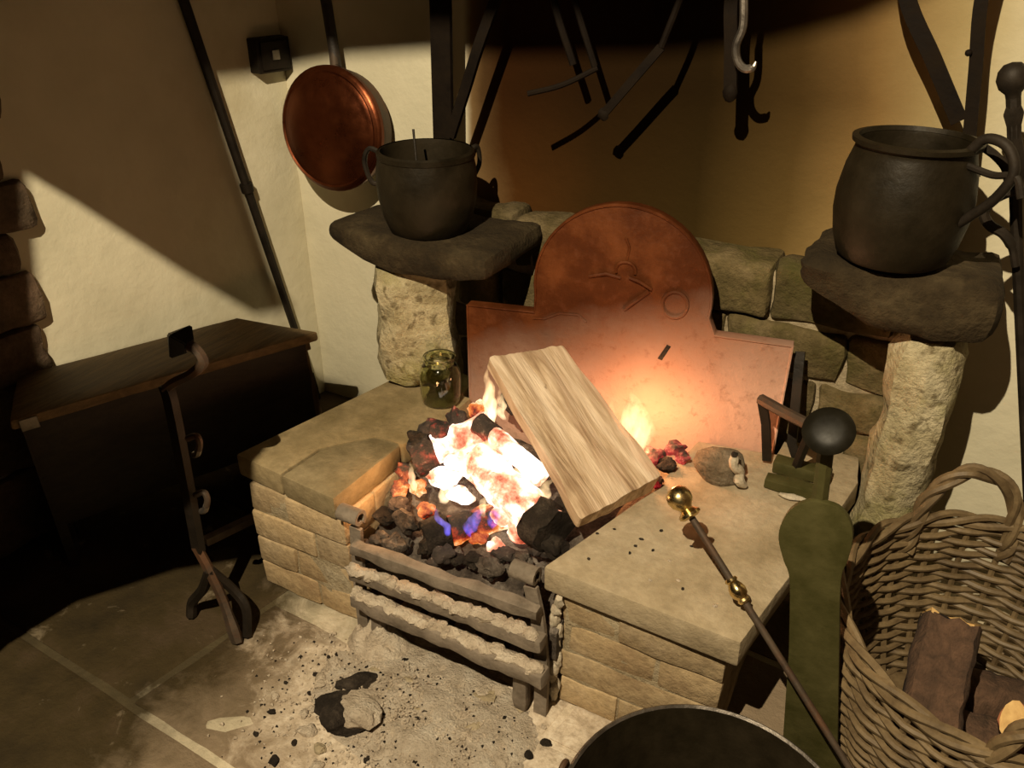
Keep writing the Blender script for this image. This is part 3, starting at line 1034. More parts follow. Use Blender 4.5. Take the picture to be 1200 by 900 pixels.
# stirrup-shaped toaster
l0, l1 = ony(648, -5, 1.70), ony(672, 76, 1.70)
r0, r1 = ony(672, -5, 1.70), ony(697, 78, 1.70)
f0, f1 = ony(618, 110, 1.62), ony(700, 80, 1.70)
t = thing('hanging_trivet', (l0.x, RY, 1.45), 'two-rod iron trivet with a bent foot hanging in the flue', 'trivet', 'ironware hung in the flue')
tt = Vector((l0.x - 0.04, RY - 0.014, 1.44))
obj('rod', tube(smooth_path([tt, l0, l1], 5), 0.008, 8), M['hang_iron'], t)
obj('rod', tube(smooth_path([tt + Vector((0.02, 0, 0)), r0, r1], 5), 0.007, 8), M['hang_iron'], t)
obj('foot', tube(smooth_path([f0, f0.lerp(f1, 0.5) + Vector((0, 0, -0.008)), f1], 5), 0.006, 8), M['hang_iron'], t)
obj('hook', tube(smooth_path([tt + Vector((0.01, 0, 0))] + hook_over(l0.x - 0.03)[::-1], 4), 0.007, 8), M['hang_iron'], t)

# slanting flat-ended iron
a, b2 = ony(775, 55, 1.69), ony(707, 134, 1.69)
t = thing('flat_iron_bar', (a.x + 0.02, RY, 1.45), 'blunt flat iron bar slanting across the sooty wall', 'iron bar', 'ironware hung in the flue')
tt = Vector((a.x + 0.06, RY - 0.016, 1.44))
obj('shank', tube(smooth_path([tt, ony(800, -10, 1.69), a], 5), 0.007, 8), M['hang_iron'], t)
obj('blade', strap([a, a.lerp(b2, 0.5), b2], 0.0125, flat=0.5), M['hang_iron'], t)
obj('blunt_end', lump(b2, (0.013, 0.008, 0.013), 4), M['hang_iron'], t)
obj('hook', tube(smooth_path([tt] + hook_over(tt.x)[::-1], 4), 0.006, 8), M['hang_iron'], t)

# ratchet hanger with a steel hook
a, b2 = ony(858, -6, 1.70), ony(856, 108, 1.70)
t = thing('ratchet_hanger', (a.x, RY, 1.45), 'dark iron ratchet bar with a shiny curled hook beside it', 'hanger', 'ironware hung in the flue')
tt = Vector((a.x, RY - 0.014, 1.44))
obj('bar', strap([tt, a, a.lerp(b2, 0.5), b2], 0.018, flat=0.4), M['hang_iron'], t)
obj('weight', lump(b2, (0.015, 0.012, 0.02), 5, amp=0.1), M['hang_iron'], t)
hk = [ony(x, y, 1.665) for x, y in ((872, -8), (871, 30), (863, 52), (864, 70), (872, 80), (882, 79), (886, 72))]
obj('curled_hook', tube(smooth_path(hk, 5), [0.008] * 26 + [0.006, 0.005, 0.004, 0.003, 0.002], 8), M['steel'], t)
obj('hook', tube(smooth_path([tt] + hook_over(tt.x)[::-1], 4), 0.007, 8), M['hang_iron'], t)
obj('link', tube(smooth_path([hk[0], Vector((hk[0].x, RY - 0.02, 1.40)), Vector((a.x, RY - 0.014, 1.43))], 5), 0.007, 8), M['hang_iron'], t)

# two bars above the cauldron
a, b2 = ony(1062, -6, 1.74), ony(1124, 142, 1.74)
t = thing('slanting_bar', (a.x, RY, 1.45), 'broad dark iron bar slanting down towards the cauldron rim', 'iron bar', 'ironware hung in the flue')
tt = Vector((a.x - 0.05, RY - 0.014, 1.44))
obj('bar', strap([tt, a, a.lerp(b2, 0.5), b2], 0.0195, flat=0.4), M['hang_iron'], t)
obj('hook', tube(smooth_path([tt] + hook_over(tt.x)[::-1], 4), 0.007, 8), M['hang_iron'], t)
a, b2 = ony(1151, -6, 1.71), ony(1136, 160, 1.71)
t = thing('upright_bar', (a.x, RY, 1.45), 'plain upright iron bar hanging straight down behind the cauldron', 'iron bar', 'ironware hung in the flue')
tt = Vector((a.x, RY - 0.014, 1.44))
obj('bar', strap([tt, a, a.lerp(b2, 0.5), b2], 0.0155, flat=0.6), M['hang_iron'], t)
obj('hook', tube(smooth_path([tt] + hook_over(tt.x)[::-1], 4), 0.007, 8), M['hang_iron'], t)
obj('rivet', lump(ony(1135, 62, 1.70), (0.006, 0.006, 0.006), 1, amp=0.05), M['hang_iron'], t)

# ------------------------------------------------------------------ tall leaning fire fork at the right
PY = 1.62
q0, q1, q2 = ony(1187, 92, PY), ony(1191, 270, PY), ony(1200, 480, PY)
dd = (q2 - q1).normalized()
foot = q2 + dd * ((q2.z - 0.004) / -dd.z)
t = thing('fire_fork', tuple(foot), 'tall black iron fire fork with ball finial and scrolled horns, leaning beside the cauldron', 'fire iron')
obj('shaft', tube([q0 + (q1 - q0) * 0.12, q1, q2, foot], [0.012, 0.010, 0.0095, 0.008], 8), M['iron'], t)
obj('ball_finial', lathe([(0.0, 0.026), (0.013, 0.023), (0.021, 0.014), (0.0245, 0.0), (0.021, -0.014), (0.012, -0.024), (0.011, -0.032), (0.0, -0.032)], q0, 20, (q0 - q1)), M['iron'], t)
obj('swelling', tube([q0.lerp(q1, 0.16), q0.lerp(q1, 0.22), q0.lerp(q1, 0.3), q0.lerp(q1, 0.36), q0.lerp(q1, 0.55), q0.lerp(q1, 0.60), q0.lerp(q1, 0.70)], [0.011, 0.017, 0.012, 0.012, 0.019, 0.017, 0.012], 6), M['iron'], t)
sc1 = [ony(x, y, PY - 0.02) for x, y in ((1200, 222), (1180, 226), (1162, 236), (1153, 250), (1160, 264), (1176, 274), (1186, 290), (1190, 312))]
obj('scroll', tube(smooth_path(sc1, 5), [0.009] * 30 + [0.007] * 6, 8), M['iron'], t)
sc2 = [ony(x, y, PY - 0.01) for x, y in ((1152, 172), (1166, 182), (1178, 196), (1182, 212), (1190, 222))]
obj('scroll', tube(smooth_path(sc2, 5), 0.0075, 8), M['iron'], t)

# ------------------------------------------------------------------ iron grate between the piers
gx0, gx1 = -0.915, -0.462
t = thing('fire_grate', ((gx0 + gx1) / 2, 1.0, 0), 'rough iron fire grate with three ash-caked front bars, between the brick piers', 'grate')
def bar_at(z0, z1, y, x0, x1, r, seed):
    b = rough_box((x0, y - r, -r), (x1, y + r, r), 0.006, 0.004, seed, 0.022, 22, 26)
    warp(b, lambda p: Vector((p.x, p.y, p.z + z0 + (z1 - z0) * (p.x - x0) / (x1 - x0))))
    return b


bars = [(0.272, 0.286, 1.000, gx0 + 0.005, gx1 - 0.01, 0.014), (0.206, 0.222, 0.992, gx0, gx1 + 0.003, 0.015), (0.144, 0.140, 0.984, gx0 + 0.005, gx1 + 0.012, 0.018)]
for q, (za, zb, y, xa, xb, r) in enumerate(bars):
    o = obj('front_bar', bar_at(za, zb, y, xa, xb, r, 60 + q), M['ashy_iron'], t)
    if q:
        parts = []
        rr = random.Random(100 + q)
        x = xa + 0.01
        while x < xb - 0.015:
            s = rr.uniform(0.012, 0.024)
            z = za + (zb - za) * (x - xa) / (xb - xa) + r
            parts.append(lump((x, y + rr.uniform(-0.006, 0.006), z), (s, 0.016, rr.uniform(0.006, 0.013)), rr.randint(0, 999), 2, 0.3))
            x += s * 1.25
        obj('ash_crust', join(*parts), M['ash'], o)['kind'] = 'stuff'
for x, zt, lean in ((gx0 + 0.004, 0.318, -0.004), (gx1 - 0.040, 0.335, 0.03)):
    pts = [Vector((x + lean, 1.012, 0.0)), Vector((x + lean, 1.014, 0.12)), Vector((x + lean * 0.6, 1.018, 0.24)), Vector((x, 1.020, zt - 0.01))]
    up = obj('upright', strap(pts, 0.020, upv=(0, 1, 0), flat=0.35), M['ashy_iron'], t)
    c = Vector((x - 0.02, 1.024, zt + 0.012))
    rl = [Vector((0, c.y + 0.019 * math.cos(a) * (1 - 0.04 * k), c.z + 0.019 * math.sin(a) * (1 - 0.04 * k))) for k, a in enumerate([math.radians(-60 + 33 * i) for i in range(12)])]
    bmr = bmesh.new()
    prev = None
    for p in rl:
        d = (p - Vector((0, c.y, c.z))).normalized() * 0.004
        ring_ = [bmr.verts.new(Vector((c.x - 0.022, p.y, p.z)) + d), bmr.verts.new(Vector((c.x + 0.030, p.y, p.z)) + d), bmr.verts.new(Vector((c.x + 0.030, p.y, p.z)) - d), bmr.verts.new(Vector((c.x - 0.022, p.y, p.z)) - d)]
        if prev:
            for i in range(4):
                bmr.faces.new((prev[i], prev[(i + 1) % 4], ring_[(i + 1) % 4], ring_[i]))
        prev = ring_
    bmesh.ops.recalc_face_normals(bmr, faces=bmr.faces)
    obj('scroll_end', bmr, M['ashy_iron'], up)
for i in range(7):
    x = gx0 + 0.03 + i * (gx1 - gx0 - 0.06) / 6
    obj('bottom_bar', rough_box((x - 0.010, 0.985, 0.115), (x + 0.010, 1.50, 0.138), 0.004, 0.002, i, 0.04), M['rust_iron'], t)
for x in (gx0 + 0.05, gx1 - 0.05):
    obj('back_leg', rough_box((x - 0.012, 1.44, 0), (x + 0.012, 1.465, 0.115), 0.004, 0.002, 3, 0.03), M['rust_iron'], t)
    obj('front_leg', rough_box((x - 0.016, 0.992, 0), (x + 0.016, 1.022, 0.118), 0.008, 0.004, 9, 0.02), M['ashy_iron'], t)
obj('stretcher', rough_box((gx0 + 0.02, 1.44, 0.095), (gx1 - 0.02, 1.465, 0.118), 0.004, 0.002, 4, 0.04), M['rust_iron'], t)

# ash bed in the grate
bm = bmesh.new()
bmesh.ops.create_grid(bm, x_segments=36, y_segments=36, size=0.5)
for v in bm.verts:
    x = -0.690 + v.co.x * 0.475
    y = 1.265 + v.co.y * 0.46
    f = min(1, (y - 1.02) / 0.22)
    z = 0.205 + 0.085 * max(0, f) + noise.noise(Vector((x * 16, y * 16, 1))) * 0.014 + noise.noise(Vector((x * 45, y * 45, 4))) * 0.008
    v.co = Vector((x, y, z))
ext = bmesh.ops.extrude_face_region(bm, geom=list(bm.faces))
for g in ext['geom']:
    if isinstance(g, bmesh.types.BMVert):
        g.co.z = 0.140
bmesh.ops.recalc_face_normals(bm, faces=bm.faces)
tag(obj('ash_bed', bm, M['ash_cinder']), 'bed of grey ash and small cinders filling the grate', 'ash', kind='stuff')


# ------------------------------------------------------------------ the burning logs
def log_mesh(a, b, r, seed, seg=18, n=16, amp=0.2, half=None):
    a, b = Vector(a), Vector(b)
    d = (b - a).normalized()
    s = d.cross(ZUP).normalized()
    u = s.cross(d)
    bm = bmesh.new()
    rings = []
    for i in range(n + 1):
        c = a.lerp(b, i / n)
        ring = []
        for k in range(seg):
            th = 2 * math.pi * k / seg
            q = Vector((math.cos(th), math.sin(th), i * 0.25))
            rr = r * (1 + amp * noise.noise(q * 1.3 + Vector((seed, seed * 2, 0))) + amp * 0.6 * noise.noise(q * 4 + Vector((seed, 0, seed))))
            lx, ly = rr * math.cos(th), rr * math.sin(th)
            if half is not None:
                ly = min(ly, half * r + 0.1 * r * noise.noise(Vector((lx * 40, i * 0.5, seed))))
            e = 0.0
            if i in (0, n):
                e = noise.noise(Vector((lx * 50, ly * 50, seed))) * r * 0.25
            ring.append(bm.verts.new(c + s * lx + u * ly + d * e))
        rings.append(ring)
    for i in range(n):
        for k in range(seg):
            bm.faces.new((rings[i][k], rings[i][(k + 1) % seg], rings[i + 1][(k + 1) % seg], rings[i + 1][k]))
    bm.faces.new(list(reversed(rings[0])))
    bm.faces.new(rings[-1])
    bmesh.ops.recalc_face_normals(bm, faces=bm.faces)
    return bm


burn = [
    ('burning_log', onz(644, 622, 0.340), onz(560, 540, 0.365), 0.045, 'ember_hot', 'thick burning log with a charred black end, under the pale split log'),
    ('burning_log', onz(490, 535, 0.335), onz(575, 500, 0.385), 0.036, 'ember_hot', 'glowing log lying across the back of the fire by the split-slab pier'),
    ('burning_log', onz(566, 500, 0.42), onz(636, 560, 0.385), 0.022, 'ember_hot', 'white-hot thin split of wood tucked beneath the pale split log'),
    ('burning_log', onz(505, 628, 0.285), onz(600, 600, 0.30), 0.032, 'ember_mid', 'half-burnt log lying low over the ash bed, blue flame on it'),
    ('burning_log', onz(690, 555, 0.33), onz(742, 545, 0.335), 0.034, 'ember_red', 'dull red log end against the foot of the fireback'),
]
for i, (nm, a, b2, r, mt, lb) in enumerate(burn):
    t = thing(nm, tuple(a.lerp(b2, 0.5) - Vector((0, 0, r))), lb, 'log', 'logs in the fire')
    obj('wood', log_mesh(a, b2, r, 5 + i * 3), M[mt], t)
    d = (b2 - a).normalized()
    obj('charred_end', log_mesh(a - d * 0.014, a + d * 0.040, r * 1.13, 5 + i * 3, n=4, amp=0.16), M['char'] if i in (0, 3) else M['ember_low'], t)

# the pale split log laid over the fire
A1, A2 = onz(682, 609, 0.425), onz(776, 556, 0.412)
B1, B2 = onz(572, 419, 0.560), onz(659, 404, 0.552)
cen = (A1 + A2 + B1 + B2) / 4
ex = ((B1 + B2) - (A1 + A2)).normalized()
ey = ((A2 - A1) + (B2 - B1))
ey = (ey - ex * ey.dot(ex)).normalized()
ez = ex.cross(ey)
if ez.z < 0:
    ez = -ez
bm = rough_box((0, 0, -1), (1, 1, 0), 0.02, 0.0, 0, 0.03, 10, 34)


def board(p):
    u, v, w = p.x, p.y, p.z
    top = A1.lerp(A2, v).lerp(B1.lerp(B2, v), u)
    v_ = v + 0.05 * noise.noise(Vector((u * 3.1, v * 2, 1)))
    s = noise.noise(Vector((u * 2.0, v_ * 5, 3))) * 0.008 + noise.noise(Vector((u * 5, v_ * 19, 9))) * 0.0028
    edge = noise.noise(Vector((u * 4, 0.3 if v < 0.5 else 7.1, 2))) * 0.007
    ends = noise.noise(Vector((v * 9, 1.5 if u < 0.5 else 8, 5))) * 0.003
    thick = 0.050 * (0.55 + 0.55 * v)
    f = 1 + w
    return top + ez * (w * thick + s * f) + ey * (edge if (v < 0.06 or v > 0.94) else 0) + ex * (ends if (u < 0.03 or u > 0.97) else 0)


warp(bm, board)
bmesh.ops.recalc_face_normals(bm, faces=bm.faces)
# lay the object's own axes along the grain
Rm = Matrix((ex, ey, ez)).transposed().to_4x4()
Mo = Matrix.Translation(cen) @ Rm
xform(bm, Mo.inverted())
o = obj('split_log', bm, M['log'], origin=(0, 0, 0), angle=35)
o.matrix_world = Mo
tag(o, 'pale freshly split log laid slantwise on the fire against the fireback', 'log')

# coals: dark and glowing lumps in the grate
coals = [(446, 630, .26, .018, 'ash_cinder'), (462, 640, .265, .022, 'ash_cinder'), (478, 612, .285, .026, 'ash_cinder'), (500, 640, .27, .018, 'char'), (520, 650, .27, .02, 'ember_low'), (535, 655, .262, .014, 'char'),
         (470, 572, .31, .020, 'ember_mid'), (468, 592, .30, .020, 'ember_low'), (490, 572, .325, .020, 'ember_mid'), (456, 604, .275, .022, 'char'), (500, 598, .305, .018, 'ember_mid'),
         (555, 655, .27, .018, 'char'), (575, 665, .268, .02, 'ash_cinder'), (592, 650, .275, .022, 'ember_low'), (612, 655, .275, .020, 'ash_cinder'), (560, 630, .28, .02, 'ember_mid'), (580, 640, .28, .018, 'ember_hot'),
         (660, 600, .34, .030, 'char'), (650, 640, .33, .024, 'char'), (632, 640, .30, .022, 'ember_low'), (475, 552, .33, .020, 'ember_mid'), (520, 560, .345, .026, 'ember_hot'), (535, 540, .36, .026, 'ember_hot'),
         (510, 505, .385, .030, 'ember_low'), (535, 490, .40, .028, 'ember_low'), (490, 515, .37, .026, 'char'), (600, 470, .41, .03, 'ember_low'), (560, 480, .40, .02, 'ember_mid'),
         (765, 535, .38, .024, 'ember_red'), (790, 525, .385, .020, 'ember_red'), (780, 545, .37, .018, 'char'), (800, 535, .375, .016, 'ember_red'), (755, 560, .365, .022, 'ember_red'), (770, 565, .368, .014, 'ember_red'),
         (740, 540, .37, .026, 'ember_mid'), (715, 530, .38, .026, 'ember_hot'), (540, 580, .325, .022, 'ember_hot'), (610, 620, .31, .026, 'ember_hot'), (590, 605, .325, .024, 'ember_hot')]
for x in range(430, 640, 16):
    coals.append((x + rng.uniform(-6, 6), 640 + (x - 430) * 0.16 + rng.uniform(-12, 10), .255, rng.uniform(.009, .016), rng.choice(['char', 'ash_cinder', 'ash_cinder', 'ember_low'])))
names = {'char': ('charcoal_lump', 'black charcoal lump lying in the ash of the grate', 'charcoal', 'black charcoal in the grate'),
         'ash_cinder': ('ash_lump', 'dull grey-brown ashy lump lying in the grate', 'ash lump', 'ash lumps in the grate'),
         'ember_low': ('smouldering_coal', 'dark smouldering coal with a faint red glow in the grate', 'coal', 'smouldering coals in the grate'),
         'ember_red': ('red_coal', 'deep red glowing coal beside the foot of the pale split log', 'coal', 'red coals by the split log'),
         'ember_mid': ('orange_coal', 'orange glowing coal among the burning logs', 'coal', 'orange coals in the fire'),
         'ember_hot': ('white_hot_coal', 'white-hot coal in the heart of the fire', 'coal', 'white-hot coals in the fire')}
for i, (x, y, z, s, mt) in enumerate(coals):
    c = onz(x, y, z)
    c.y = min(c.y, 1.50 + 0.11 * (c.x + 0.94) / 0.745 - s)
    nm, lb, ct, gp = names[mt]
    tag(obj(nm, lump(c, (s * rng.uniform(.9, 1.4), s * rng.uniform(.8, 1.1), s * rng.uniform(.7, 1.0)), i, 3, 0.35, (0, rng.uniform(-.4, .4), rng.uniform(0, 3))), M[mt]), lb, ct, gp)


# flames
def flame(base, top, w, bend, mat, label, seed, depth=0.45):
    base, top = Vector(base), Vector(top)
    n, seg = 18, 14
    bm = bmesh.new()
    d = top - base
    s = d.cross(Vector((0.3, 1, 0))).normalized()
    u = s.cross(d).normalized()
    rings = []
    for i in range(n + 1):
        t = i / n
        c = base + d * t + s * (bend * math.sin(t * math.pi) + 0.012 * noise.noise(Vector((t * 4, seed, 0)))) + u * (0.010 * noise.noise(Vector((t * 4, seed, 7))))
        r = w * (math.sin(math.pi * min(1, (t + 0.10) / 1.10)) ** 0.8) * (1 - 0.55 * t) + 0.0006
        rings.append([bm.verts.new(c + s * (r * math.cos(2 * math.pi * k / seg) * (1 + .3 * noise.noise(Vector((k, t * 5, seed))))) + u * (r * depth * math.sin(2 * math.pi * k / seg))) for k in range(seg)])
    for i in range(n):
        for k in range(seg):
            bm.faces.new((rings[i][k], rings[i][(k + 1) % seg], rings[i + 1][(k + 1) % seg], rings[i + 1][k]))
    bm.faces.new(rings[0])
    bm.faces.new(rings[-1])
    bmesh.ops.recalc_face_normals(bm, faces=bm.faces)
    tag(obj('flame', bm, M[mat]), label, 'flame', 'flames of the fire')


FL = [
    ((578, 505, .39), (572, 428, .51), .030, .008, 'flame', 'tall pale yellow flame tongue beside the upper end of the split log'),
    ((590, 492, .40), (588, 452, .47), .018, .004, 'flame', 'short yellow flame licking the upper edge of the split log'),
    ((742, 528, .37), (738, 458, .48), .060, -.010, 'flame_soft', 'broad soft yellow flame between the split log and the fireback'),
    ((722, 520, .38), (716, 468, .47), .030, .006, 'flame_soft', 'soft flame hidden behind the split log'),
    ((560, 555, .37), (585, 512, .44), .040, .010, 'flame', 'broad white flame rolling over the burning logs'),
    ((600, 575, .37), (622, 528, .44), .036, -.008, 'flame', 'white flame along the lower edge of the split log'),
    ((610, 612, .35), (636, 572, .41), .030, .006, 'flame', 'pale pink flame above the charred log end'),
    ((565, 605, .33), (572, 572, .40), .012, .004, 'flame', 'thin pointed flame rising from the half-burnt log'),
    ((548, 628, .31), (566, 592, .37), .020, .004, 'flame_blue', 'blue flame flickering between the half-burnt logs'),
    ((525, 628, .31), (505, 592, .37), .016, -.010, 'flame_blue', 'curled violet flame at the end of the half-burnt log'),
    ((575, 618, .32), (590, 590, .37), .018, .004, 'flame_blue', 'violet flame under the white-hot log'),
    ((488, 575, .345), (480, 540, .40), .016, .004, 'flame', 'small flame against the inner face of the split-slab pier'),
    ((535, 560, .36), (548, 508, .43), .030, -.006, 'flame', 'pale flame rising where the two glowing logs cross'),
    ((578, 580, .36), (600, 540, .42), .034, .008, 'flame', 'white flame curling off the top of the thick burning log'),
    ((520, 590, .345), (528, 552, .40), .026, .004, 'flame', 'low white flame over the glowing coals beside the split-slab pier'),
    ((625, 595, .37), (648, 560, .42), .024, .004, 'flame', 'pink-white flame at the shoulder of the charred log'),
    ((690, 500, .42), (677, 436, .52), .012, .004, 'flame_soft', 'wisp of flame above the far edge of the split log'),
]
for i, (p, q, w, bd, mt, lb) in enumerate(FL):
    flame(onz(*p), onz(*q), w, bd, mt, lb, i * 3.3)

# ------------------------------------------------------------------ left firedog (andiron)
AY = 0.872


def A(x, y, Y=AY):
    return ony(x, y, Y)


af = onz(278, 752, 0.006)
ag = onz(224, 722, 0.006)
t = thing('andiron', (A(236, 640).x, AY, 0), 'tall black iron andiron with a bent neck and pyramid finial, before the oak chest', 'andiron')
sh = smooth_path([A(233, 645), A(225, 600), A(212, 530), A(200, 470), A(194, 452)], 6)
obj('shaft', tube(sh, [0.017] * len(sh), 4, flat=0.7, upv=(0, 1, 0)), M['iron'], t)
lg = smooth_path([A(230, 640), A(245, 668), A(262, 705), af], 6)
obj('foot_leg', tube(lg, [0.014] * (len(lg) - 4) + [0.016, 0.018, 0.018, 0.016], 6, flat=0.7, upv=(0, 1, 0)), M['rust_iron'], t)
lg = smooth_path([A(246, 668), A(238, 690, 0.875), A(226, 705, 0.875), ag], 6)
obj('foot_leg', tube(lg, 0.012, 6), M['iron'], t)
rear = onz(290, 745, 0.006)
lg = smooth_path([A(246, 668), A(272, 690, 0.90), A(288, 712, 0.90), rear], 6)
obj('foot_leg', tube(lg, 0.011, 6), M['iron'], t)
bq = [A(235, 636), onz(262, 624, 0.115), onz(303, 604, 0.115), Vector((-1.36, 1.22, 0.112))]
obj('billet_bar', tube([bq[1] + (bq[1] - bq[2]) * 0.5, bq[1], bq[2]], 0.014, 4, upv=(0, 0, 1)), M['ashy_iron'], t)
obj('rear_foot', tube([bq[2] - Vector((0, 0, 0.012)), Vector((bq[2].x, bq[2].y, 0.0))], 0.011, 6), M['iron'], t)
nk = smooth_path([A(194, 456), A(206, 447), A(226, 437), A(238, 424), A(230, 410), A(222, 405)], 5)
obj('neck', tube(nk, 0.010, 6), M['rust_iron'], t)
fc = A(206, 397)
fa = (fc - A(225, 408)).normalized()
fb_ = fa.cross(ZUP).normalized()
fcu = fb_.cross(fa)
bm = bmesh.new()
sq = [bm.verts.new(fc - fa * 0.012 + fb_ * x * 0.026 + fcu * z * 0.026) for x, z in ((-1, -1), (1, -1), (1, 1), (-1, 1))]
ap = bm.verts.new(fc + fa * 0.022)
bk = [bm.verts.new(fc - fa * 0.034 + fb_ * x * 0.010 + fcu * z * 0.010) for x, z in ((-1, -1), (1, -1), (1, 1), (-1, 1))]
for i in range(4):
    bm.faces.new((sq[i], sq[(i + 1) % 4], ap))
    bm.faces.new((bk[i], bk[(i + 1) % 4], sq[(i + 1) % 4], sq[i]))
bm.faces.new(bk)
bmesh.ops.recalc_face_normals(bm, faces=bm.faces)
bmesh.ops.bevel(bm, geom=list(bm.edges), offset=0.002, segments=2, affect='EDGES')
obj('pyramid_finial', bm, M['knob_iron'], t)
for (x, y) in ((234, 522), (243, 588)):
    hk = [A(x - 14, y - 8), A(x - 4, y - 11), A(x, y - 3), A(x - 1, y + 5)]
    ho = obj('spit_hook', tube(smooth_path(hk, 5), 0.0065, 8), M['rust_iron'], t)
    obj('worn_tip', tube(smooth_path([A(x - 1, y + 4), A(x - 3, y + 10), A(x - 7, y + 11)], 4), 0.0068, 8), M['steel'], ho)

# ------------------------------------------------------------------ iron trivet on the right pier, ash lumps and bits
tz = 0.361
Tb = Vector((-0.13, 1.505, tz))
t = thing('iron_trivet', tuple(Tb), 'dark iron bracket stand with an upturned bar, on the broad slab against the fireback', 'trivet')
obj('base_block', rough_box((-0.185, 1.478, tz), (-0.072, 1.515, tz + 0.024), 0.004, 0.002, 71, 0.02), M['green_iron'], t)
obj('back_block', rough_box((-0.180, 1.545, tz), (-0.060, 1.585, tz + 0.03), 0.004, 0.002, 72, 0.02), M['green_iron'], t)
vb = ony(902, 522, 1.575)
vt = ony(893, 470, 1.575)
obj('upright', tube([Vector((vb.x, vb.y, tz + 0.01)), vb.lerp(vt, 0.5), vt], 0.013, 4, flat=0.6, upv=(0, 1, 0)), M['iron'], t)
ve = ony(952, 500, 1.50)
obj('arm', tube(smooth_path([vt + Vector((-0.004, 0.006, 0)), vt.lerp(ve, 0.5), ve], 5), 0.0125, 8), M['rust_iron'], t)
obj('strut', tube([ve, Vector((ve.x - 0.02, 1.56, tz + 0.02))], 0.011, 6), M['iron'], t)
obj('back_post', tube([ony(935, 540, 1.60), ony(928, 520, 1.60), ony(938, 412, 1.68)], 0.014, 4, flat=0.5, upv=(0, 1, 0)), M['iron'], t)

c = onz(838, 560, 0.37)
tag(obj('ash_stone', lump(c + Vector((0, 0.03, 0.012)), (0.055, 0.045, 0.042), 81, 3, 0.22), M['dust_stone']), 'rounded grey ash-covered stone at the back of the broad slab', 'stone')
c = onz(866, 552, 0.395)
t = thing('bent_clinker', (c.x, c.y - 0.01, tz), 'pale crooked clinker standing on the broad slab before the iron bracket', 'clinker')
cp = [onz(861, 534, 0.44), onz(860, 545, 0.42), onz(867, 553, 0.40), onz(866, 563, 0.385), onz(873, 571, 0.365)]
cp[-1].z = 0.368
obj('body', tube(smooth_path(cp, 4), [0.008, 0.010, 0.011, 0.010, 0.009, 0.010, 0.012, 0.011, 0.010, 0.009, 0.010, 0.011, 0.012, 0.011, 0.010, 0.008, 0.006], 8), M['bone'], t)
obj('hole', lump(cp[0] + Vector((0, -0.003, 0.004)), (0.007, 0.007, 0.007), 2), M['char'], t)
c = onz(928, 582, 0.366)
tag(obj('wood_chip', lump(c, (0.026, 0.010, 0.006), 82, 2, 0.3, (0, 0, 0.3)), M['bone']), 'pale curled wood chip on the broad slab beside the shovel head', 'chip')
for i, (x, y) in enumerate([(745, 640), (752, 632), (738, 648), (810, 640), (720, 620), (690, 655), (775, 622), (800, 690), (765, 645), (700, 625)]):
    c = onz(x, y, 0.3605)
    tag(obj('cinder_crumb', lump(c, (rng.uniform(.003, .006), rng.uniform(.003, .005), .0022), i, 1, 0.3), M['char']), 'tiny black cinder crumb on the broad slab top', 'cinder', 'cinder crumbs on the slab')
for i, (x, y) in enumerate([(785, 657), (795, 680), (838, 710), (762, 680)]):
    c = onz(x, y, 0.3605)
    tag(obj('ash_fleck', lump(c, (.005, .004, .0018), 30 + i, 1, 0.3), M['ash']), 'tiny white ash fleck on the broad slab top', 'ash fleck', 'ash flecks on the slab')

# ------------------------------------------------------------------ brass-knobbed poker
K1, K2 = onz(797, 585, 0.52), onz(865, 693, 0.405)
kd = (K2 - K1).normalized()
tip = K1 + kd * ((K1.z - 0.004) / -kd.z)
t = thing('poker', tuple(tip), 'iron poker with two brass knobs leaning across the broad slab', 'poker')
obj('shaft', tube([K1 + kd * 0.02, K1.lerp(tip, 0.5), tip], [0.0062, 0.0062, 0.0045], 10), M['rust_iron'], t)
obj('brass_knob', lathe([(r * 1.18, h * 1.0) for r, h in [(0.0, 0.024), (0.010, 0.022), (0.017, 0.014), (0.0195, 0.003), (0.0175, -0.008), (0.012, -0.016), (0.0095, -0.020), (0.012, -0.023), (0.017, -0.028), (0.0175, -0.033), (0.013, -0.037), (0.0, -0.038)]], K1, 24, -kd), M['brass'], t)

obj('brass_collar', lathe([(0.0, 0.026), (0.010, 0.025), (0.012, 0.021), (0.009, 0.017), (0.013, 0.010), (0.0155, 0.002), (0.014, -0.007), (0.009, -0.013), (0.011, -0.017), (0.009, -0.021), (0.0, -0.022)], K2, 24, -kd), M['brass'], t)

# ------------------------------------------------------------------ hearth shovel standing beside the right pier
SY = 1.10
sp = [ony(x, y, SY) for x, y in ((957, 585), (931, 592), (917, 610), (913, 630), (919, 655), (926, 680), (925, 760), (917, 880), (915, 985), (988, 995), (982, 880), (984, 760), (986, 680), (994, 655), (1000, 630), (997, 610), (983, 593))]
t = thing('hearth_shovel', (0.01, SY, 0), 'dull greenish iron peel with a round-headed blade and dark disc knob, beside the log basket', 'shovel')
sp = smooth_path(sp[-2:] + sp[:7], 4)[8:] + sp[7:9] + sp[9:11] + smooth_path(sp[11:] + sp[:1], 4)[:-1]
poly = [(q.x, max(q.z, 0.003)) for q in sp]
bm = prism(poly, -0.006, 0.006, 0.002)
bmesh.ops.recalc_face_normals(bm, faces=bm.faces)
warp(bm, lambda p: Vector((p.x, SY + p.z, p.y)))
bmesh.ops.recalc_face_normals(bm, faces=bm.faces)
obj('blade', bm, M['green_iron'], t, angle=30)
n0, n1 = ony(960, 592, SY + 0.012), ony(968, 525, SY + 0.012)
obj('neck', tube([ony(958, 612, SY + 0.012), n0, n1], 0.0125, 8), M['green_iron'], t)
dc = ony(971, 505, SY)
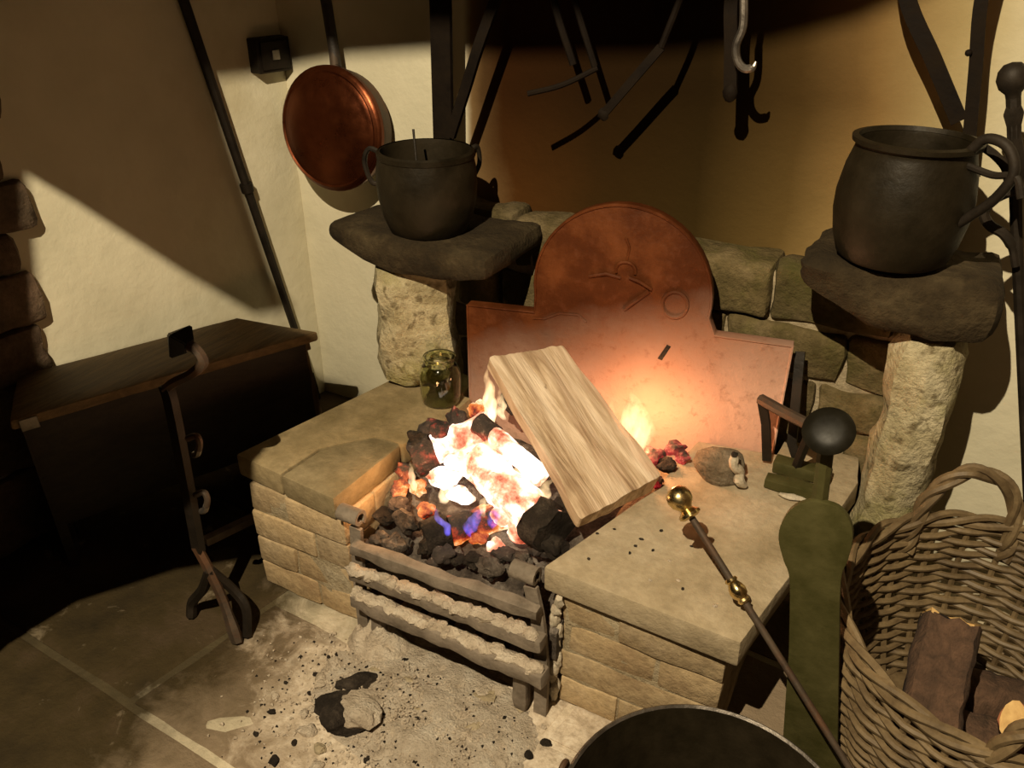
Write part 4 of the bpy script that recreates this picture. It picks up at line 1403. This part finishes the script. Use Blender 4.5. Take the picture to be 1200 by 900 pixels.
obj('disc_knob', lathe([(0.0, 0.010), (0.020, 0.009), (0.033, 0.005), (0.0375, 0.0), (0.034, -0.006), (0.018, -0.010), (0.0, -0.011)], dc, 32, (CAMP - dc) + Vector((-0.2, 0, 0.6))), M['knob_iron'], t)

# ------------------------------------------------------------------ iron pail in front
bc = Vector((-0.082, 0.781, 0))
t = thing('iron_pail', tuple(bc), 'wide dark iron pail with a thin bright rim, before the broad-slab pier', 'pail')
obj('body', lathe([(0.0, 0.004), (0.165, 0.0), (0.175, 0.006), (0.226, 0.216), (0.223, 0.217), (0.171, 0.012), (0.0, 0.010)], bc, 56), M['pot_iron'], t)
obj('rim', lathe([(0.2245, 0.212), (0.229, 0.214), (0.230, 0.220), (0.226, 0.223), (0.2225, 0.219)], bc, 56, close=True), M['steel'], t)
for s in (1, -1):
    ang = math.radians(182) if s == 1 else math.radians(2)
    d = Vector((math.cos(ang), math.sin(ang), 0))
    e = bc + d * 0.237 + Vector((0, 0, 0.206))
    tn = Vector((-d.y, d.x, 0))
    obj('ring_handle', tube([e + tn * (0.02 * math.cos(a * math.pi / 8)) + Vector((0, 0, 0.022 * math.sin(a * math.pi / 8))) for a in range(16)], 0.005, 8, closed=True), M['rust_iron'], t)

# ------------------------------------------------------------------ wicker log basket
kc = Vector((0.272, 1.283, 0))
RT, RB, ZT = 0.262, 0.205, 0.352
t = thing('wicker_basket', tuple(kc), 'brown wicker log basket with a twisted loop handle, holding split logs', 'basket')
NS = 26


def brad(z):
    f = z / ZT
    return RB + (RT - RB) * f + 0.022 * math.sin(f * math.pi)


def tilt(p):                                          # the rim stands a little higher at the back
    return p + Vector((0, 0, 0.10 * (p.y - kc.y) * max(0, p.z / ZT)))


nr = 25
for i in range(nr):
    z = 0.012 + (ZT - 0.03) * i / (nr - 1)
    r = brad(z)
    pts = []
    ph = math.pi * (i % 2)
    rr = random.Random(300 + i)
    n = NS * 4
    for k in range(n):
        a = 2 * math.pi * k / n
        w = 0.0065 * math.sin(a * NS / 2 + ph)
        q = Vector((kc.x + (r + w) * math.cos(a), kc.y + (r + w) * math.sin(a), z + 0.004 * noise.noise(Vector((math.cos(a) * 3, math.sin(a) * 3, i * 0.9)))))
        pts.append(tilt(q))
    rad = [0.0066 * (1 + 0.22 * noise.noise(Vector((math.cos(2 * math.pi * k / n) * 2, math.sin(2 * math.pi * k / n) * 2, i * 1.7)))) for k in range(n)]
    obj('weaver', tube(pts, rad, 7, closed=True), M['wicker'], t)
for k in range(NS):
    a = 2 * math.pi * (k + 0.5) / NS
    pts = [tilt(Vector((kc.x + brad(z) * math.cos(a), kc.y + brad(z) * math.sin(a), z))) for z in [0.004 + (ZT + 0.0) * j / 6 for j in range(7)]]
    obj('stake', tube(pts, 0.0062, 6), M['wicker'], t)
for s in range(3):
    pts = []
    n = 160
    for k in range(n):
        a = 2 * math.pi * k / n
        tw = a * 7 + s * 2 * math.pi / 3
        rr_ = RT + 0.002 + 0.0095 * math.cos(tw)
        pts.append(tilt(Vector((kc.x + rr_ * math.cos(a), kc.y + rr_ * math.sin(a), ZT + 0.004 + 0.0095 * math.sin(tw)))))
    obj('rim_braid', tube(pts, 0.0076, 7, closed=True), M['wicker'], t)
obj('base', lathe([(0.0, 0.004), (RB - 0.004, 0.004), (RB, 0.012), (0.0, 0.016)], kc, 40), M['wicker'], t)


def loop_handle(a0, a1, height, outward, nm='loop_handle'):
    p0 = tilt(Vector((kc.x + RT * math.cos(a0), kc.y + RT * math.sin(a0), ZT - 0.02)))
    p1 = tilt(Vector((kc.x + RT * math.cos(a1), kc.y + RT * math.sin(a1), ZT - 0.02)))
    am = (a0 + a1) / 2
    od = Vector((math.cos(am), math.sin(am), 0)) * outward
    path = smooth_path([p0 - Vector((0, 0, 0.05)), p0, p0.lerp(p1, 0.10) + Vector((0, 0, height * 0.62)) + od * .6, p0.lerp(p1, 0.45) + Vector((0, 0, height)) + od, p0.lerp(p1, 0.88) + Vector((0, 0, height * 0.72)) + od * .6, p1, p1 - Vector((0, 0, 0.05))], 8)
    h = None
    for s in range(3):
        out = []
        for k, q in enumerate(path):
            tq = (path[min(k + 1, len(path) - 1)] - path[max(k - 1, 0)]).normalized()
            nn = tq.cross(Vector((math.cos(am), math.sin(am), 0.1))).normalized()
            bb = tq.cross(nn)
            tw = k * 0.42 + s * 2 * math.pi / 3
            out.append(q + (nn * math.cos(tw) + bb * math.sin(tw)) * 0.0085)
        o = obj(nm if s == 0 else 'twisted_strand', tube(out, 0.0082, 7), M['wicker'], t if s == 0 else h)
        if s == 0:
            h = o
    return h


loop_handle(math.radians(128), math.radians(88), 0.145, 0.012)
loop_handle(math.radians(-52), math.radians(-92), 0.12, 0.012)


def basket_log(a, b, r, seed, label, mt, half):
    a, b = Vector(a), Vector(b)
    th = thing('basket_log', tuple(a.lerp(b, 0.5) - Vector((0, 0, r))), label, 'log', 'logs in the basket')
    obj('wood', log_mesh(a, b, r, seed, half=half, amp=0.14), mt, th)
    d = (b - a).normalized()
    e = log_mesh(b - d * 0.004, b + d * 0.004, r * 0.95, seed, n=2, half=half, amp=0.14)
    obj('cut_end', e, M['cut_wood'], th)


g1 = onz(1118, 716, 0.30)
basket_log(Vector((0.205, 1.165, 0.125)), g1 + Vector((0.0, -0.005, -0.02)), 0.052, 3, 'bark-covered split log standing in the wicker basket', M['bark'], 0.6)
basket_log(Vector((0.40, 1.22, 0.14)), Vector((0.315, 1.12, 0.315)), 0.040, 9, 'red-brown split log leaning in the wicker basket', M['red_wood'], 0.5)
basket_log(Vector((0.18, 1.39, 0.072)), Vector((0.38, 1.41, 0.075)), 0.05, 14, 'log lying low at the back of the wicker basket', M['bark'], None)
basket_log(Vector((0.14, 1.285, 0.068)), Vector((0.40, 1.30, 0.068)), 0.045, 17, 'log lying flat on the floor of the wicker basket', M['bark'], None)

# ------------------------------------------------------------------ ash, charcoal and bits on the floor
def bit(name, x, y, s, mt, label, cat, group, seed, fl=0.6, z=0.0, rz=None, rat=1.4):
    c = onz(x, y, z + s * fl * 0.6)
    rot = (0, 0, rng.uniform(0, 3) if rz is None else rz)
    return tag(obj(name, lump(c, (s * rat, s, s * fl), seed, 2, 0.35, rot), M[mt]), label, cat, group)


t = thing('charred_log_stub', tuple(onz(408, 838, 0)), 'burnt log stub with a white ashy top on the flagstones before the grate', 'log')
c = onz(404, 838, 0.016)
obj('charred_side', lump(c + Vector((-0.012, 0, 0.002)), (0.054, 0.042, 0.030), 201, 3, 0.35), M['char'], t)
obj('ash_top', lump(c + Vector((0.022, 0.010, 0.016)), (0.052, 0.036, 0.024), 202, 3, 0.3), M['ash'], t)
bit('charcoal_piece', 418, 800, .022, 'char', 'long black charcoal stick behind the burnt log stub', 'charcoal', None, 203, .7, rz=0.9, rat=2.0)
bit('charcoal_piece', 500, 838, .018, 'char', 'slender black charcoal piece lying alone on pale ash below the grate', 'charcoal', None, 204, .6, rz=1.1, rat=1.7)
bit('charcoal_piece', 430, 800, .014, 'char', 'stubby black charcoal piece touching the charcoal stick', 'charcoal', None, 205, .8)
cs = [(318, 834, .006), (335, 800, .004), (362, 812, .004), (370, 790, .005), (300, 860, .005), (322, 892, .010), (475, 690 + 85, .009), (512, 798, .009), (523, 816, .008), (560, 830, .007), (590, 842, .008), (610, 828, .006),
      (640, 870, .008), (470, 860, .010), (445, 872, .008), (540, 868, .008), (495, 880, .007), (580, 880, .006), (352, 770, .004), (385, 770, .004), (345, 870, .006), (430, 890, .006), (620, 885, .008), (455, 815, .010), (462, 835, .008)]
for i, (x, y, s) in enumerate(cs):
    bit('cinder', x, y, s, 'char', 'small black cinder scattered over the ash before the grate', 'cinder', 'cinders on the hearth floor', 210 + i)
rr = random.Random(5)
for i in range(110):
    x, y = rr.gauss(480, 75), rr.gauss(822, 38)
    if y < 770 + max(0, (x - 470)) * 0.18 or y > 905 or x > 655 or x < 300:
        continue
    s = rr.choice([.005, .006, .008, .011, .014])
    bit('ash_crumb', x, y, s, rr.choice(['ash', 'ash', 'mortar']), 'crumb of pale ash scattered on the floor before the grate', 'ash crumb', 'ash crumbs on the hearth floor', 300 + i, 0.6)
# heaps of fine ash: low mounds
def mound(c, rx, ry, h, seed):
    bm = bmesh.new()
    bmesh.ops.create_grid(bm, x_segments=30, y_segments=30, size=1)
    for v in bm.verts:
        x, y = v.co.x, v.co.y
        f = max(0, 1 - x * x - y * y)
        z = h * f * (1 + .8 * noise.noise(Vector((x * 3, y * 3, seed)))) + 0.007 * min(1, f * 4) * noise.noise(Vector((x * 11, y * 11, seed))) - (0.006 if f < 0.02 else 0)
        v.co = Vector((c.x + x * rx, c.y + y * ry, z))
    return bm


def crumbs(n, mt, label, seed, cx, cy, sx, sy, smin, smax):
    r = random.Random(seed)
    out = bmesh.new()
    base = [Vector(v).normalized() for v in ((1, 0, -.4), (-.5, .87, -.4), (-.5, -.87, -.4), (.6, .3, .7), (-.6, .3, .6), (0, -.7, .7))]
    tri = ((0, 1, 2), (3, 5, 4), (0, 3, 1), (1, 3, 4), (1, 4, 2), (2, 4, 5), (2, 5, 0), (0, 5, 3))
    k = 0
    while k < n:
        x, y = r.gauss(cx, sx), r.gauss(cy, sy)
        if y > 0.985 or x < -1.12 or x > -0.44:
            continue
        k += 1
        sz = r.uniform(smin, smax)
        th = r.uniform(0, 6.28)
        zz = 0.016 * max(0, 1 - ((x + 0.69) / 0.26) ** 2 - ((y - 0.905) / 0.16) ** 2)
        vs = [out.verts.new(Vector((x, y, zz + sz * 0.3)) + Matrix.Rotation(th, 3, 'Z') @ Vector((v.x * sz * r.uniform(.8, 1.4), v.y * sz, v.z * sz * .7))) for v in base]
        for f in tri:
            out.faces.new([vs[i] for i in f])
    bmesh.ops.recalc_face_normals(out, faces=out.faces)
    return tag(obj('ash_grit', out, M[mt], smooth=False), label, 'ash', kind='stuff')


crumbs(1500, 'ash', 'fine pale ash grit sprinkled over the floor before the grate', 1, -0.72, 0.86, 0.15, 0.10, 0.0015, 0.005)
crumbs(350, 'char', 'fine black cinder grit sprinkled over the floor before the grate', 2, -0.74, 0.84, 0.16, 0.11, 0.0015, 0.004)
tag(obj('ash_heap', mound(Vector((-0.69, 0.905, 0)), 0.26, 0.16, 0.016, 3), M['ash']), 'low spill of fine pale ash on the flagstones under the grate bars', 'ash', kind='stuff')
tag(obj('ash_heap', mound(onz(440, 760, 0) + Vector((0.0, 0.015, 0)), 0.075, 0.06, 0.06, 5), M['ash']), 'small heaped cone of ash at the foot of the grate leg', 'ash', kind='stuff')

for o in bpy.data.objects:
    if '_o' in o:
        del o['_o']
